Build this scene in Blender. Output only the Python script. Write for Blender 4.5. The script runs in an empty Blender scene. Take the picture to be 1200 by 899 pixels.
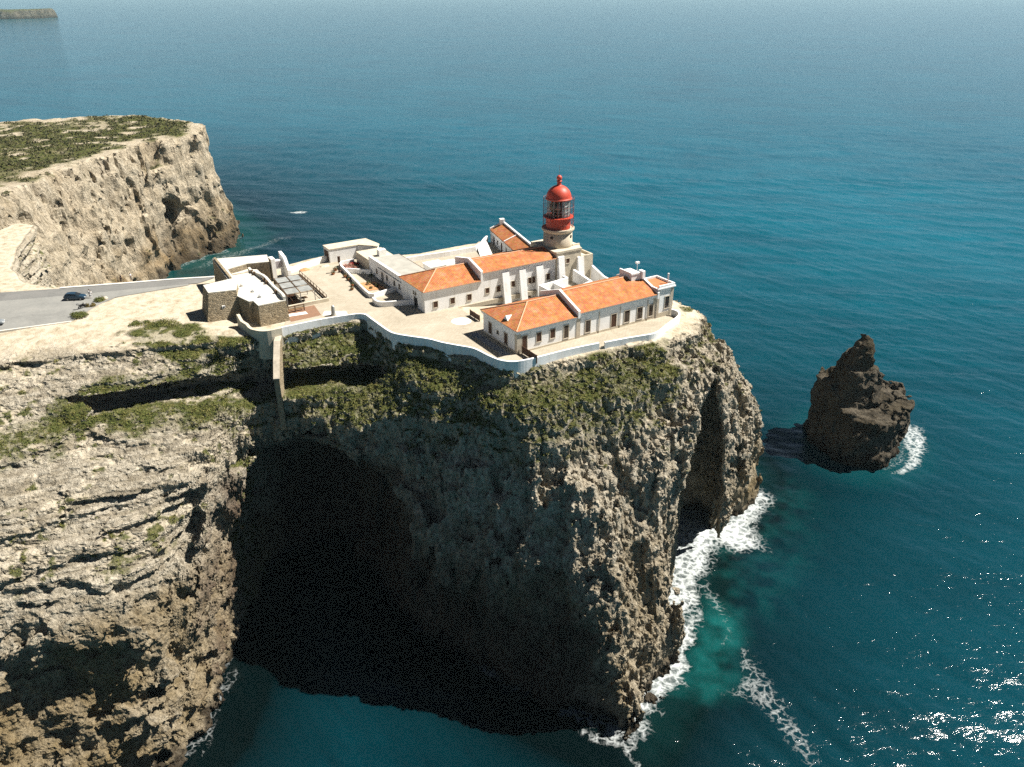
import bpy, bmesh, math, random
import numpy as np
from mathutils import Vector, Matrix

R = math.radians
rng = np.random.default_rng(7)
random.seed(7)
scene = bpy.context.scene
COL = scene.collection

# ------------------------------------------------------------------ scene, camera, light
CAM_H = 120.0
PITCH = math.atan(463.5 / 925.0)
cam = bpy.data.cameras.new('camera')
cam.sensor_width = 36.0
cam.lens = 925.0 * 36.0 / 1200.0
cam.clip_start = 0.5
cam.clip_end = 60000
cam_o = bpy.data.objects.new('camera', cam)
cam_o.location = (0, 0, CAM_H)
cam_o.rotation_euler = (math.pi / 2 - PITCH, 0, 0)
COL.objects.link(cam_o)
scene.camera = cam_o

SUN_AZ, SUN_EL = R(73.5), R(52)
sun_dir = Vector((math.sin(SUN_AZ) * math.cos(SUN_EL), math.cos(SUN_AZ) * math.cos(SUN_EL), math.sin(SUN_EL)))
sl = bpy.data.lights.new('sun', 'SUN')
sl.energy = 5.0
sl.angle = R(0.5)
sl.color = (1.0, 0.945, 0.86)
so = bpy.data.objects.new('sun', sl)
so.rotation_euler = (-sun_dir).to_track_quat('-Z', 'Y').to_euler()
so.location = (0, 0, 200)
COL.objects.link(so)

world = bpy.data.worlds.new('World')
scene.world = world
world.use_nodes = True
wn = world.node_tree
sky = wn.nodes.new('ShaderNodeTexSky')
sky.sky_type = 'NISHITA'
sky.sun_disc = False
sky.sun_elevation = SUN_EL
sky.sun_rotation = SUN_AZ
sky.altitude = 9500
sky.air_density = 1.0
sky.dust_density = 0.6
sky.ozone_density = 0.0
tint = wn.nodes.new('ShaderNodeMix'); tint.data_type = 'RGBA'; tint.blend_type = 'MULTIPLY'
tint.inputs[0].default_value = 1.0
tint.inputs[7].default_value = (1.0, 0.88, 0.74, 1)
wn.links.new(sky.outputs[0], tint.inputs[6])
wn.links.new(tint.outputs[2], wn.nodes['Background'].inputs[0])
wn.nodes['Background'].inputs[1].default_value = 0.05

scene.view_settings.view_transform = 'Standard'
scene.view_settings.look = 'None'
scene.view_settings.gamma = 1.0
scene.view_settings.exposure = 1.1
scene.render.engine = 'CYCLES'
cy = scene.cycles
cy.max_bounces = 6
cy.diffuse_bounces = 2
cy.glossy_bounces = 2
cy.transmission_bounces = 4
cy.volume_bounces = 0
cy.caustics_reflective = False
cy.caustics_refractive = False
cy.use_denoising = False
cy.denoiser = 'OPENIMAGEDENOISE'
cy.denoising_input_passes = 'RGB_ALBEDO_NORMAL'
cy.denoising_prefilter = 'FAST'

# ------------------------------------------------------------------ object helpers
def tag(o, label=None, cat=None, group=None, kind=None):
    if label: o['label'] = label
    if cat: o['category'] = cat
    if group: o['group'] = group
    if kind or label: o['kind'] = kind or 'thing'
    return o

def link_mesh(name, verts, faces, mats, parent=None, smooth=False, matidx=None):
    me = bpy.data.meshes.new(name)
    me.from_pydata([tuple(v) for v in verts], [], faces)
    for m in (mats if isinstance(mats, (list, tuple)) else [mats]):
        me.materials.append(m)
    if matidx is not None:
        me.polygons.foreach_set('material_index', np.asarray(matidx, dtype=np.int32))
    if smooth:
        me.polygons.foreach_set('use_smooth', np.ones(len(me.polygons), dtype=bool))
    me.update()
    o = bpy.data.objects.new(name, me)
    COL.objects.link(o)
    if parent is not None:
        o.parent = parent
    return o

def big_mesh(name, V, Fq, mat, smooth=True, attrs=None):
    """numpy arrays V (n,3), Fq (m,4 or 3) -> mesh object, fast."""
    k = Fq.shape[1]
    me = bpy.data.meshes.new(name)
    me.vertices.add(len(V))
    me.vertices.foreach_set('co', V.astype(np.float32).ravel())
    me.loops.add(len(Fq) * k)
    me.loops.foreach_set('vertex_index', Fq.astype(np.int32).ravel())
    me.polygons.add(len(Fq))
    me.polygons.foreach_set('loop_start', np.arange(0, len(Fq) * k, k, dtype=np.int32))
    me.polygons.foreach_set('use_smooth', np.full(len(Fq), smooth, dtype=bool))
    me.update(calc_edges=True)
    for nm, a in (attrs or {}).items():
        at = me.attributes.new(nm, 'FLOAT', 'POINT')
        at.data.foreach_set('value', a.astype(np.float32))
    me.materials.append(mat)
    o = bpy.data.objects.new(name, me)
    COL.objects.link(o)
    return o

# ------------------------------------------------------------------ numpy noise
_T = [np.random.default_rng(s).random((64, 64, 64), dtype=np.float32) * 2 - 1 for s in range(4)]

def vnoise(x, y, z, seed=0):
    T = _T[seed & 3]
    off = seed * 17.37
    x = x + off; y = y + off * 1.7; z = z - off * 0.6
    xi = np.floor(x); yi = np.floor(y); zi = np.floor(z)
    fx = (x - xi).astype(np.float32); fy = (y - yi).astype(np.float32); fz = (z - zi).astype(np.float32)
    fx = fx * fx * (3 - 2 * fx); fy = fy * fy * (3 - 2 * fy); fz = fz * fz * (3 - 2 * fz)
    xi = xi.astype(np.int32); yi = yi.astype(np.int32); zi = zi.astype(np.int32)
    x0 = xi & 63; x1 = (xi + 1) & 63; y0 = yi & 63; y1 = (yi + 1) & 63; z0 = zi & 63; z1 = (zi + 1) & 63
    a = T[x0, y0, z0] * (1 - fx) + T[x1, y0, z0] * fx
    b = T[x0, y1, z0] * (1 - fx) + T[x1, y1, z0] * fx
    c = T[x0, y0, z1] * (1 - fx) + T[x1, y0, z1] * fx
    d = T[x0, y1, z1] * (1 - fx) + T[x1, y1, z1] * fx
    a = a * (1 - fy) + b * fy
    c = c * (1 - fy) + d * fy
    return a * (1 - fz) + c * fz

def fbm(x, y, z, octv=4, seed=0, gain=0.5):
    s = 0; a = 1.0; f = 1.0
    for i in range(octv):
        s = s + a * vnoise(x * f, y * f, z * f, seed + i)
        a *= gain; f *= 2.03
    return s

def ridged(x, y, z, octv=3, seed=0):
    s = 0; a = 1.0; f = 1.0
    for i in range(octv):
        s = s + a * (1 - 2 * np.abs(vnoise(x * f, y * f, z * f, seed + i)))
        a *= 0.5; f *= 2.1
    return s

def worley(x, y, z, seed=0):
    """F1 and F2 distances on a jittered unit lattice."""
    xi = np.floor(x).astype(np.int32); yi = np.floor(y).astype(np.int32); zi = np.floor(z).astype(np.int32)
    f1 = np.full(x.shape, 9.0, np.float32); f2 = f1.copy()
    A, B, Cc = _T[seed & 3], _T[(seed + 1) & 3], _T[(seed + 2) & 3]
    for i in (-1, 0, 1):
        for j in (-1, 0, 1):
            for k in (-1, 0, 1):
                cx, cy_, cz = xi + i, yi + j, zi + k
                ix, iy, iz = cx & 63, cy_ & 63, cz & 63
                d = (cx + 0.5 + 0.42 * A[ix, iy, iz] - x) ** 2 + (cy_ + 0.5 + 0.42 * B[ix, iy, iz] - y) ** 2 + (cz + 0.5 + 0.42 * Cc[ix, iy, iz] - z) ** 2
                d = d.astype(np.float32)
                f2 = np.minimum(f2, np.maximum(f1, d))
                f1 = np.minimum(f1, d)
    return np.sqrt(f1), np.sqrt(f2)

def fracture(x, y, z, seed=0, tilt=0.5):
    """broken-block relief: every cell of a jittered lattice gets its own step and its own tilted face (-1..1)."""
    xi = np.floor(x).astype(np.int32); yi = np.floor(y).astype(np.int32); zi = np.floor(z).astype(np.int32)
    best = np.full(x.shape, 9.0, np.float32)
    bi = [np.zeros(x.shape, np.int32) for _ in range(3)]
    A, B, Cc = _T[seed & 3], _T[(seed + 1) & 3], _T[(seed + 2) & 3]
    for i in (-1, 0, 1):
        for j in (-1, 0, 1):
            for k in (-1, 0, 1):
                cx, cy_, cz = xi + i, yi + j, zi + k
                ix, iy, iz = (cx + seed * 5) & 63, (cy_ + seed * 3) & 63, cz & 63
                d = ((cx + 0.5 + 0.45 * A[ix, iy, iz] - x) ** 2 + (cy_ + 0.5 + 0.45 * B[ix, iy, iz] - y) ** 2 + (cz + 0.5 + 0.45 * Cc[ix, iy, iz] - z) ** 2).astype(np.float32)
                m = d < best
                best = np.where(m, d, best)
                for q, v in zip(bi, (cx, cy_, cz)): np.copyto(q, v, where=m)
    ix, iy, iz = (bi[0] + seed * 5) & 63, (bi[1] + seed * 3) & 63, bi[2] & 63
    dx = x - (bi[0] + 0.5 + 0.45 * A[ix, iy, iz]); dy = y - (bi[1] + 0.5 + 0.45 * B[ix, iy, iz]); dz = z - (bi[2] + 0.5 + 0.45 * Cc[ix, iy, iz])
    r = A[iz, ix, iy]
    g1, g2, g3 = B[iy, iz, ix], Cc[iz, iy, ix], A[iy, ix, iz]
    return (r + tilt * 2 * (g1 * dx + g2 * dy + g3 * dz)).astype(np.float32)

def sstep(a, b, x):
    t = np.clip((x - a) / (b - a), 0, 1)
    return t * t * (3 - 2 * t)

# ------------------------------------------------------------------ signed distance to polygons, surface nets
def smooth_poly(p, n=2, closed=True):
    p = np.array(p, dtype=np.float64)
    for _ in range(n):
        q = np.roll(p, -1, 0)
        p = np.stack([p * 0.75 + q * 0.25, p * 0.25 + q * 0.75], 1).reshape(-1, 2)
    return p

def sd_poly(px, py, poly):
    P = np.asarray(poly, dtype=np.float32)
    Qp = np.roll(P, -1, 0)
    d2 = np.full(px.shape, 1e12, np.float32)
    inside = np.zeros(px.shape, bool)
    for (ax, ay), (bx, by) in zip(P, Qp):
        ex, ey = bx - ax, by - ay
        wx, wy = px - ax, py - ay
        t = np.clip((wx * ex + wy * ey) / (ex * ex + ey * ey + 1e-9), 0, 1)
        dx, dy = wx - ex * t, wy - ey * t
        d2 = np.minimum(d2, dx * dx + dy * dy)
        if ay != by:
            c = ((ay <= py) != (by <= py)) & (px < (bx - ax) * (py - ay) / (by - ay) + ax)
            inside ^= c
    d = np.sqrt(d2)
    return np.where(inside, -d, d)

def surface_nets(f, origin, h):
    s = f < 0
    nx, ny, nz = f.shape
    cs = (s[:-1, :-1, :-1].astype(np.int8) + s[1:, :-1, :-1] + s[:-1, 1:, :-1] + s[1:, 1:, :-1]
          + s[:-1, :-1, 1:] + s[1:, :-1, 1:] + s[:-1, 1:, 1:] + s[1:, 1:, 1:])
    act = (cs > 0) & (cs < 8)
    ci, cj, ck = np.nonzero(act)
    ids = np.full(act.shape, -1, np.int32)
    ids[ci, cj, ck] = np.arange(len(ci), dtype=np.int32)
    acc = np.zeros((len(ci), 3), np.float32); cnt = np.zeros(len(ci), np.float32)
    corners = [(i, j, k) for i in (0, 1) for j in (0, 1) for k in (0, 1)]
    for c in corners:
        for ax in range(3):
            if c[ax]: continue
            d = list(c); d[ax] = 1
            fa = f[ci + c[0], cj + c[1], ck + c[2]]
            fb = f[ci + d[0], cj + d[1], ck + d[2]]
            m = (fa < 0) != (fb < 0)
            den = np.where(m, fa - fb, 1.0)
            t = np.where(m, fa / den, 0)
            p = np.zeros((len(ci), 3), np.float32)
            p[:, 0] = c[0]; p[:, 1] = c[1]; p[:, 2] = c[2]
            p[:, ax] += t
            acc[m] += p[m]; cnt[m] += 1
    V = acc / cnt[:, None] + np.stack([ci, cj, ck], 1)
    V = V * np.array(h, np.float32) + np.array(origin, np.float32)
    quads = []
    for ax in range(3):
        sl0 = [slice(1, -1)] * 3; sl1 = [slice(1, -1)] * 3
        sl0[ax] = slice(0, -1); sl1[ax] = slice(1, None)
        a = s[tuple(sl0)]; b = s[tuple(sl1)]
        for flip, m in ((0, a & ~b), (1, ~a & b)):
            i, j, k = np.nonzero(m)
            idx = [i + (0 if ax == 0 else 1), j + (0 if ax == 1 else 1), k + (0 if ax == 2 else 1)]
            u, w = [(1, 2), (2, 0), (0, 1)][ax]
            def g(du, dw):
                q = [x.copy() for x in idx]
                q[u] = q[u] - du; q[w] = q[w] - dw
                return ids[q[0], q[1], q[2]]
            qd = [g(1, 1), g(0, 1), g(0, 0), g(1, 0)]
            if flip: qd = qd[::-1]
            quads.append(np.stack(qd, 1))
    Fq = np.concatenate(quads, 0)
    Fq = Fq[(Fq >= 0).all(1)]
    # drop loose crumbs: keep connected pieces of some size
    lab = np.arange(len(V))
    for _ in range(400):
        m = lab[Fq].min(1)
        new = lab.copy()
        for c in range(4): np.minimum.at(new, Fq[:, c], m)
        new = new[new]
        if (new == lab).all(): break
        lab = new
    keep = np.bincount(lab, minlength=len(V))[lab] > 1500
    Fq = Fq[keep[Fq[:, 0]]]
    remap = np.cumsum(keep) - 1
    return V[keep], remap[Fq].astype(np.int32)

def vert_normals(V, Fq):
    a = V[Fq[:, 2]] - V[Fq[:, 0]]; b = V[Fq[:, 3]] - V[Fq[:, 1]]
    n = np.cross(a, b)
    N = np.zeros_like(V)
    for k in range(4):
        for c in range(3):
            N[:, c] += np.bincount(Fq[:, k], weights=n[:, c], minlength=len(V)).astype(np.float32)
    return N / (np.linalg.norm(N, axis=1, keepdims=True) + 1e-9)

# ------------------------------------------------------------------ material helpers
def new_mat(name):
    m = bpy.data.materials.new(name)
    m.use_nodes = True
    nt = m.node_tree
    b = nt.nodes['Principled BSDF']
    return m, nt, b

def nd(nt, t, **kw):
    n = nt.nodes.new(t)
    for k, v in kw.items():
        setattr(n, k, v)
    return n

def ramp(nt, fac, stops, interp='LINEAR'):
    r = nd(nt, 'ShaderNodeValToRGB')
    r.color_ramp.interpolation = interp
    el = r.color_ramp.elements
    while len(el) < len(stops): el.new(0.5)
    for e, (p, c) in zip(el, stops):
        e.position = p
        e.color = (*c, 1) if len(c) == 3 else c
    nt.links.new(fac, r.inputs[0])
    return r.outputs[0]

def mixc(nt, fac, a, b, mode='MIX'):
    m = nd(nt, 'ShaderNodeMix', data_type='RGBA', blend_type=mode)
    for s, v in ((m.inputs[0], fac), (m.inputs[6], a), (m.inputs[7], b)):
        if hasattr(v, 'is_linked') or hasattr(v, 'links'):
            nt.links.new(v, s)
        elif isinstance(v, (int, float)):
            s.default_value = v
        else:
            s.default_value = (*v, 1) if len(v) == 3 else v
    return m.outputs[2]

def mth(nt, op, a, b=None, clamp=False):
    m = nd(nt, 'ShaderNodeMath', operation=op, use_clamp=clamp)
    for s, v in ((m.inputs[0], a), (m.inputs[1], b)):
        if v is None: continue
        if isinstance(v, (int, float)): s.default_value = v
        else: nt.links.new(v, s)
    return m.outputs[0]

def noise_n(nt, vec, scale, detail=4, rough=0.55, dist=0.0):
    n = nd(nt, 'ShaderNodeTexNoise')
    n.inputs['Scale'].default_value = scale
    n.inputs['Detail'].default_value = detail
    n.inputs['Roughness'].default_value = rough
    n.inputs['Distortion'].default_value = dist
    if vec is not None: nt.links.new(vec, n.inputs['Vector'])
    return n.outputs['Fac']

def vscale(nt, vec, s):
    m = nd(nt, 'ShaderNodeMapping')
    m.inputs['Scale'].default_value = s
    nt.links.new(vec, m.inputs['Vector'])
    return m.outputs[0]

def bump(nt, bsdf, h, strength, dist, prev=None):
    b = nd(nt, 'ShaderNodeBump')
    b.inputs['Strength'].default_value = strength
    b.inputs['Distance'].default_value = dist
    nt.links.new(h, b.inputs['Height'])
    if prev is not None: nt.links.new(prev, b.inputs['Normal'])
    nt.links.new(b.outputs[0], bsdf.inputs['Normal'])
    return b.outputs[0]

def attr(nt, name):
    a = nd(nt, 'ShaderNodeAttribute', attribute_name=name)
    return a.outputs['Fac']

# ------------------------------------------------------------------ rock material
def rock_material(name, pale, mid, dark, ochre, scale=1.0):
    m, nt, b = new_mat(name)
    pos = nd(nt, 'ShaderNodeNewGeometry').outputs['Position']
    big = noise_n(nt, pos, 0.045 * scale, 5, 0.6, 0.4)
    patch = noise_n(nt, vscale(nt, pos, (1, 1, 0.45)), 0.17 * scale, 6, 0.65, 0.8)
    med = noise_n(nt, vscale(nt, pos, (1, 1, 0.5)), 0.62 * scale, 8, 0.7, 0.6)
    pit = noise_n(nt, vscale(nt, pos, (1, 1, 0.42)), 1.5 * scale, 8, 0.72, 0.9)
    strata = noise_n(nt, vscale(nt, pos, (0.07, 0.07, 1.7)), 1.0 * scale, 4, 0.65, 0.35)
    f = mth(nt, 'ADD', mth(nt, 'MULTIPLY', med, 0.6), mth(nt, 'MULTIPLY', patch, 0.4))
    c = ramp(nt, f, [(0.30, dark), (0.43, mid), (0.56, pale), (0.70, tuple(min(1, x * 1.15) for x in pale))])
    warm = tuple(a * 0.5 + o_ * 0.6 for a, o_ in zip(mid, ochre))
    c = mixc(nt, ramp(nt, patch, [(0.46, (0,) * 3), (0.64, (0.40,) * 3)]), c, warm)
    oc = mth(nt, 'MULTIPLY', attr(nt, 'ochre'), ramp(nt, big, [(0.34, (0.15,) * 3), (0.6, (1,) * 3)]))
    c = mixc(nt, oc, c, mixc(nt, med, tuple(x * 0.55 for x in ochre), tuple(x * 1.3 for x in ochre)))
    bedc = ramp(nt, strata, [(0.30, tuple(x * 0.5 for x in mid)), (0.44, mid), (0.54, pale), (0.70, tuple(min(1, x * 1.12) for x in pale))])
    c = mixc(nt, mth(nt, 'MULTIPLY', attr(nt, 'bed'), 0.6), c, bedc)
    # solution pits, the shade inside them put into the colour
    c = mixc(nt, 0.85, c, ramp(nt, pit, [(0.33, (0.16, 0.15, 0.14)), (0.44, (0.70, 0.69, 0.67)), (0.53, (1.0, 1.0, 1.0))]), 'MULTIPLY')
    red_shadec = ramp(nt, med, [(0.3, (0.032, 0.022, 0.016)), (0.55, (0.105, 0.072, 0.050)), (0.75, (0.19, 0.135, 0.095))])  # reddish-brown rock, darkened so the colour itself deepens the shade
    c = mixc(nt, mth(nt, 'MULTIPLY', attr(nt, 'red_shade'), 0.92), c, red_shadec)
    sn = noise_n(nt, pos, 0.5, 7, 0.68, 0.5)
    soilc = ramp(nt, sn, [(0.32, (0.29, 0.235, 0.155)), (0.47, (0.43, 0.375, 0.28)), (0.62, (0.52, 0.465, 0.37))])
    c = mixc(nt, attr(nt, 'soil'), c, soilc)
    vn = noise_n(nt, pos, 0.9, 7, 0.72)
    vegc = ramp(nt, vn, [(0.33, (0.044, 0.056, 0.016)), (0.45, (0.080, 0.094, 0.026)), (0.56, (0.125, 0.126, 0.040)), (0.68, (0.20, 0.17, 0.08))])
    c = mixc(nt, attr(nt, 'veg'), c, vegc)
    c = mixc(nt, attr(nt, 'wet_dark'), c, (0.030, 0.023, 0.016))
    nt.links.new(c, b.inputs['Base Color'])
    b.inputs['Roughness'].default_value = 0.95
    b.inputs['Specular IOR Level'].default_value = 0.10
    h = mth(nt, 'ADD', mth(nt, 'MULTIPLY', pit, 0.8), mth(nt, 'MULTIPLY', med, 0.7))
    h = mth(nt, 'ADD', h, mth(nt, 'MULTIPLY', mth(nt, 'MULTIPLY', strata, attr(nt, 'bed')), 1.0))
    keep = mth(nt, 'SUBTRACT', 1.0, mth(nt, 'MULTIPLY', attr(nt, 'soil'), 0.8))
    bump(nt, b, mth(nt, 'MULTIPLY', h, keep), 1.0, 1.0 / scale)
    return m

M_ROCK = rock_material('limestone', (0.54, 0.49, 0.395), (0.33, 0.285, 0.21), (0.085, 0.067, 0.043), (0.24, 0.18, 0.092))
M_FAR = rock_material('far_limestone', (0.56, 0.495, 0.385), (0.45, 0.385, 0.28), (0.17, 0.135, 0.09), (0.25, 0.165, 0.07), 0.45)
M_DISTANT = rock_material('distant_rock', (0.20, 0.18, 0.14), (0.13, 0.115, 0.085), (0.05, 0.045, 0.035), (0.12, 0.09, 0.05), 0.05)
M_STACK = rock_material('dark_rock', (0.145, 0.125, 0.095), (0.065, 0.056, 0.043), (0.018, 0.015, 0.012), (0.06, 0.048, 0.028))

# ------------------------------------------------------------------ headland: outlines by height (metres)
BACK = {  # seaward (far) side, tip -> left
    0: [(58, 197), (46, 200), (34, 202), (24, 206), (12, 214), (-8, 222), (-32, 216), (-48, 209), (-64, 202), (-76, 193), (-95, 186), (-112, 184), (-124, 196), (-136, 232), (-250, 232)],
    60: [(32, 161), (27, 168), (21, 175), (16, 181.5), (9, 192), (-4, 206.5), (-30, 189), (-37, 196.5), (-48, 191.5), (-60, 178.5), (-89, 171.2), (-108, 167), (-124, 186), (-140, 232), (-250, 232)]}
L0 = [(-250, 40), (-150, 50), (-98, 62), (-84, 72), (-72, 80), (-62, 87), (-56, 96), (-55, 108), (-56.5, 122), (-58.5, 140), (-52, 153), (-40, 154), (-32, 144), (-23, 131), (-15, 121), (-8, 116.5), (0, 110), (8, 104), (16, 100), (21.5, 98.5), (25, 104), (30, 112), (34, 120), (37, 130), (40, 142), (42, 150), (46, 158), (52, 161.5), (58, 165), (63, 173), (66, 184), (64, 192)]
FRONT = {
    -4: L0, 0: L0,
    10: [(-250, 46), (-150, 56), (-98, 66), (-86, 76), (-74, 86), (-62, 90), (-57, 97), (-55.2, 109), (-56, 122), (-58.5, 142), (-53, 157), (-40, 158), (-31, 146), (-23, 132.5), (-15, 122), (-7.5, 117), (0, 111.5), (8, 106.6), (19.6, 100.8), (22.4, 104.5), (26, 110.5), (31.5, 116.5), (36, 124), (39.5, 134), (43, 149), (53.5, 158.5), (60.5, 170), (64.5, 182), (62, 190)],
    20: [(-250, 52), (-150, 63), (-98, 73), (-86, 86), (-74, 93), (-64, 93), (-58, 98.5), (-55.3, 110), (-55.5, 122), (-58.5, 142), (-53, 157), (-40, 158), (-30.5, 146), (-23, 133), (-15, 121.8), (-7, 116.8), (1, 113), (9, 108.8), (18.4, 103.8), (21.3, 108.5), (26, 116), (33, 121.5), (40, 128), (46, 142), (54.5, 154.5), (60.5, 168), (61, 180), (59, 188)],
    29: [(-250, 60), (-150, 71), (-98, 82), (-85, 88), (-74, 91), (-66, 93), (-59, 98), (-55, 110), (-54.5, 121), (-57, 140), (-51, 153), (-40, 154), (-30, 143), (-22, 131.5), (-14, 122), (-6.5, 117.8), (1.5, 114), (9, 111), (16.6, 108), (19.8, 112.5), (26, 119), (35, 124.5), (44, 132.5), (50.5, 144), (55.5, 157), (58.5, 170), (58, 180), (56, 185)],
    36: [(-250, 68), (-150, 79), (-98, 90), (-80, 95), (-68, 98.5), (-60, 102), (-55, 112), (-53.8, 121), (-55, 136), (-49, 145), (-40, 146), (-30, 138.5), (-22, 130), (-14, 123), (-6, 119.2), (2, 116.2), (9, 114), (15, 112.6), (18.8, 116), (27.5, 121.5), (37, 127), (46.5, 137), (53, 150), (56, 165), (54.5, 176), (50, 182)],
    44: [(-250, 80), (-150, 90), (-98, 100.5), (-82, 105), (-68, 110), (-55.5, 115.5), (-53.5, 119), (-52.5, 127), (-48, 133.5), (-39, 134.5), (-29, 131), (-19, 127), (-11, 123.5), (-4, 120), (2, 117), (8, 116), (13, 116.8), (18, 120), (28, 125), (38, 130), (45.5, 140.5), (50.5, 152), (51, 166), (48.5, 174), (45, 178)],
    49.5: [(-250, 90), (-150, 100), (-98, 109.5), (-86, 114.5), (-72, 120), (-60, 123.5), (-54, 127), (-51, 131), (-42, 133.5), (-36, 132.5), (-28.6, 131.3), (-19, 128), (-12, 124.5), (-5, 121), (1, 118.5), (8, 119.2), (13, 121.6), (20, 124), (29, 128), (37, 133), (43.5, 141.5), (47, 153), (46.5, 164), (43.5, 171), (40, 174)],
    54: [(-250, 98), (-150, 109), (-98, 119), (-81.5, 126), (-64, 132), (-56, 134.5), (-53.5, 138.5), (-44, 139.3), (-42.5, 137.8), (-33, 139.5), (-27, 141), (-24, 137.5), (-18, 130.5), (-10, 127), (-3.5, 121), (1.5, 119.6), (7, 121), (18, 126.8), (27, 130.5), (34, 134.5), (39.5, 141.5), (43.5, 150), (42.5, 158), (40, 165), (36.5, 170)],
    57.5: [(-250, 110), (-150, 120), (-98, 130), (-84, 133), (-70, 136), (-58, 139), (-50, 139.5), (-44.3, 141.8), (-38, 145.4), (-30, 149.2), (-26.7, 143.2), (-23.1, 138.2), (-15.6, 135.6), (-9.6, 132.3), (-6.4, 130.1), (-2.7, 125.9), (0.2, 125.1), (5, 126.9), (10.6, 129.8), (17, 132.6), (25, 135.8), (31, 138.5), (35.5, 142.5), (39, 147.5), (40.5, 153), (39, 159), (35, 164)],
    60: [(-250, 118), (-150, 128), (-98, 138), (-84, 140), (-70, 142), (-61, 144), (-52, 142.5), (-46, 142.5), (-44.3, 143.4), (-30, 150.8), (-25.4, 144.2), (-22.3, 140), (-15.3, 137.5), (-9.2, 134.2), (-6, 132.8), (-1.8, 128), (0.2, 127.2), (4.1, 129), (10, 132.6), (17, 135.8), (24.5, 139), (27, 140), (31, 145.6), (33.0, 148.6), (33.5, 151), (33, 156)],
}
def outline(z):
    t = z / 60.0
    b0, b1 = np.array(BACK[0], float), np.array(BACK[60], float)
    return smooth_poly(np.array(list(map(tuple, FRONT[z])) + [tuple(p) for p in (b0 * (1 - max(t, 0)) + b1 * max(t, 0))]), 1)

HX, HY, HZ = 0.45, 0.45, 0.45
X0, X1, Y0, Y1, Z0, Z1 = -142.0, 74.0, 62.0, 222.0, -2.0, 62.5
gx = np.arange(X0, X1, HX, dtype=np.float32); gy = np.arange(Y0, Y1, HY, dtype=np.float32); gz = np.arange(Z0, Z1, HZ, dtype=np.float32)
PX, PY_ = np.meshgrid(gx, gy, indexing='ij')
_lv = sorted(FRONT)
_sd = {z: sd_poly(PX, PY_, outline(z)) for z in _lv}
_sd[58.9] = np.minimum(_sd[57.5] + 0.4, _sd[60] - 1.4)
_sd[66] = _sd[60] + 4.0
_lv = sorted(_sd)
# recessed bed under the upper ledge
_rec = sd_poly(PX, PY_, [(-84, 127.5), (-76, 124), (-64, 128), (-50, 131), (-44, 134), (-34, 136), (-24, 137), (-23.5, 141), (-27, 145.5), (-34, 144.5), (-44, 142.5), (-52, 141), (-64, 137.5), (-78, 131.5)])
_nic = sd_poly(PX, PY_, [(-55.5, 132), (-46.0, 132), (-46.0, 141.2), (-53, 141.2)])
# the deep cleft on the seaward flank
def cleft(px, py, z):
    ax, ay, bx, by = 36.8, 128.0, 47.2, 167.0
    ex, ey = bx - ax, by - ay
    L = math.hypot(ex, ey)
    tx, ty = ex / L, ey / L
    s = (px - ax) * tx + (py - ay) * ty
    q = -(px - ax) * ty + (py - ay) * tx
    w = 4.6 * np.clip((54 - z) / 22.0, 0, 1) ** 0.7 - 0.4
    return np.maximum(np.abs(q) - w, np.maximum(-s - 12, s - 40 + 0.25 * z))

LOT = [(-170, 139.0), (-102, 142.0), (-92, 146.3), (-88.8, 147.6), (-88.4, 152), (-87.8, 157), (-86.2, 161.5), (-80, 165.3), (-73, 169.4), (-74.5, 172.2), (-88, 168.6), (-101, 166), (-115, 162.6), (-170, 151)]
ROAD = [(-170, 148.5), (-112, 158.6), (-98, 162.4), (-86, 166.3), (-71.5, 170.6), (-69.0, 174.6), (-78, 172.9), (-88.5, 170.0), (-101, 167.0), (-114, 164.2), (-170, 153.5)]
def ztop_fn(px, py):
    lx, ly = px - 0.94, py - 131.8
    a = lx * 0.8471 + ly * 0.5314
    b = -lx * 0.5314 + ly * 0.8471
    zt = 60.0 - 0.06 + 0 * px
    # sunken yard between the two long houses
    d = sstep(2, 13, a) * sstep(11.0, 13.5, b) * (1 - sstep(26.5, 29, b)) * (1 - sstep(36, 39, a))
    zt = zt - 2.6 * d
    far = sstep(-60, -75, px)
    onlot = sstep(0.5, -0.8, np.minimum(sd_poly(px, py, LOT), sd_poly(px, py, ROAD)))
    zt = zt + far * 0.10 * fbm(px / 5, py / 5, 0 * px, 3, 2) * (1 - onlot) - 0.25 * onlot
    # left plateau dips a little toward the camera
    zt = zt - 1.6 * sstep(146, 130, py) * sstep(-66, -80, px)
    return zt
_zt = ztop_fn(PX, PY_)

nx, ny, nz = len(gx), len(gy), len(gz)
f = np.empty((nx, ny, nz), np.float32)
for k, z in enumerate(gz):
    zz = float(np.clip(z, _lv[0], _lv[-1]))
    i = max(0, min(len(_lv) - 2, int(np.searchsorted(_lv, zz, side='right') - 1)))
    t = (zz - _lv[i]) / (_lv[i + 1] - _lv[i])
    g = _sd[_lv[i]] * (1 - t) + _sd[_lv[i + 1]] * t
    if 50.0 <= z <= 53.4:
        g = np.maximum(g, -_rec - 0.3 * abs(z - 51.7))
    if 49.0 <= z <= 57.2:
        g = np.maximum(g, -_nic)
    f[:, :, k] = g
band = np.abs(f) < 3.6
bi = np.nonzero(band)
bx = gx[bi[0]]; by = gy[bi[1]]; bz = gz[bi[2]]

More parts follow.
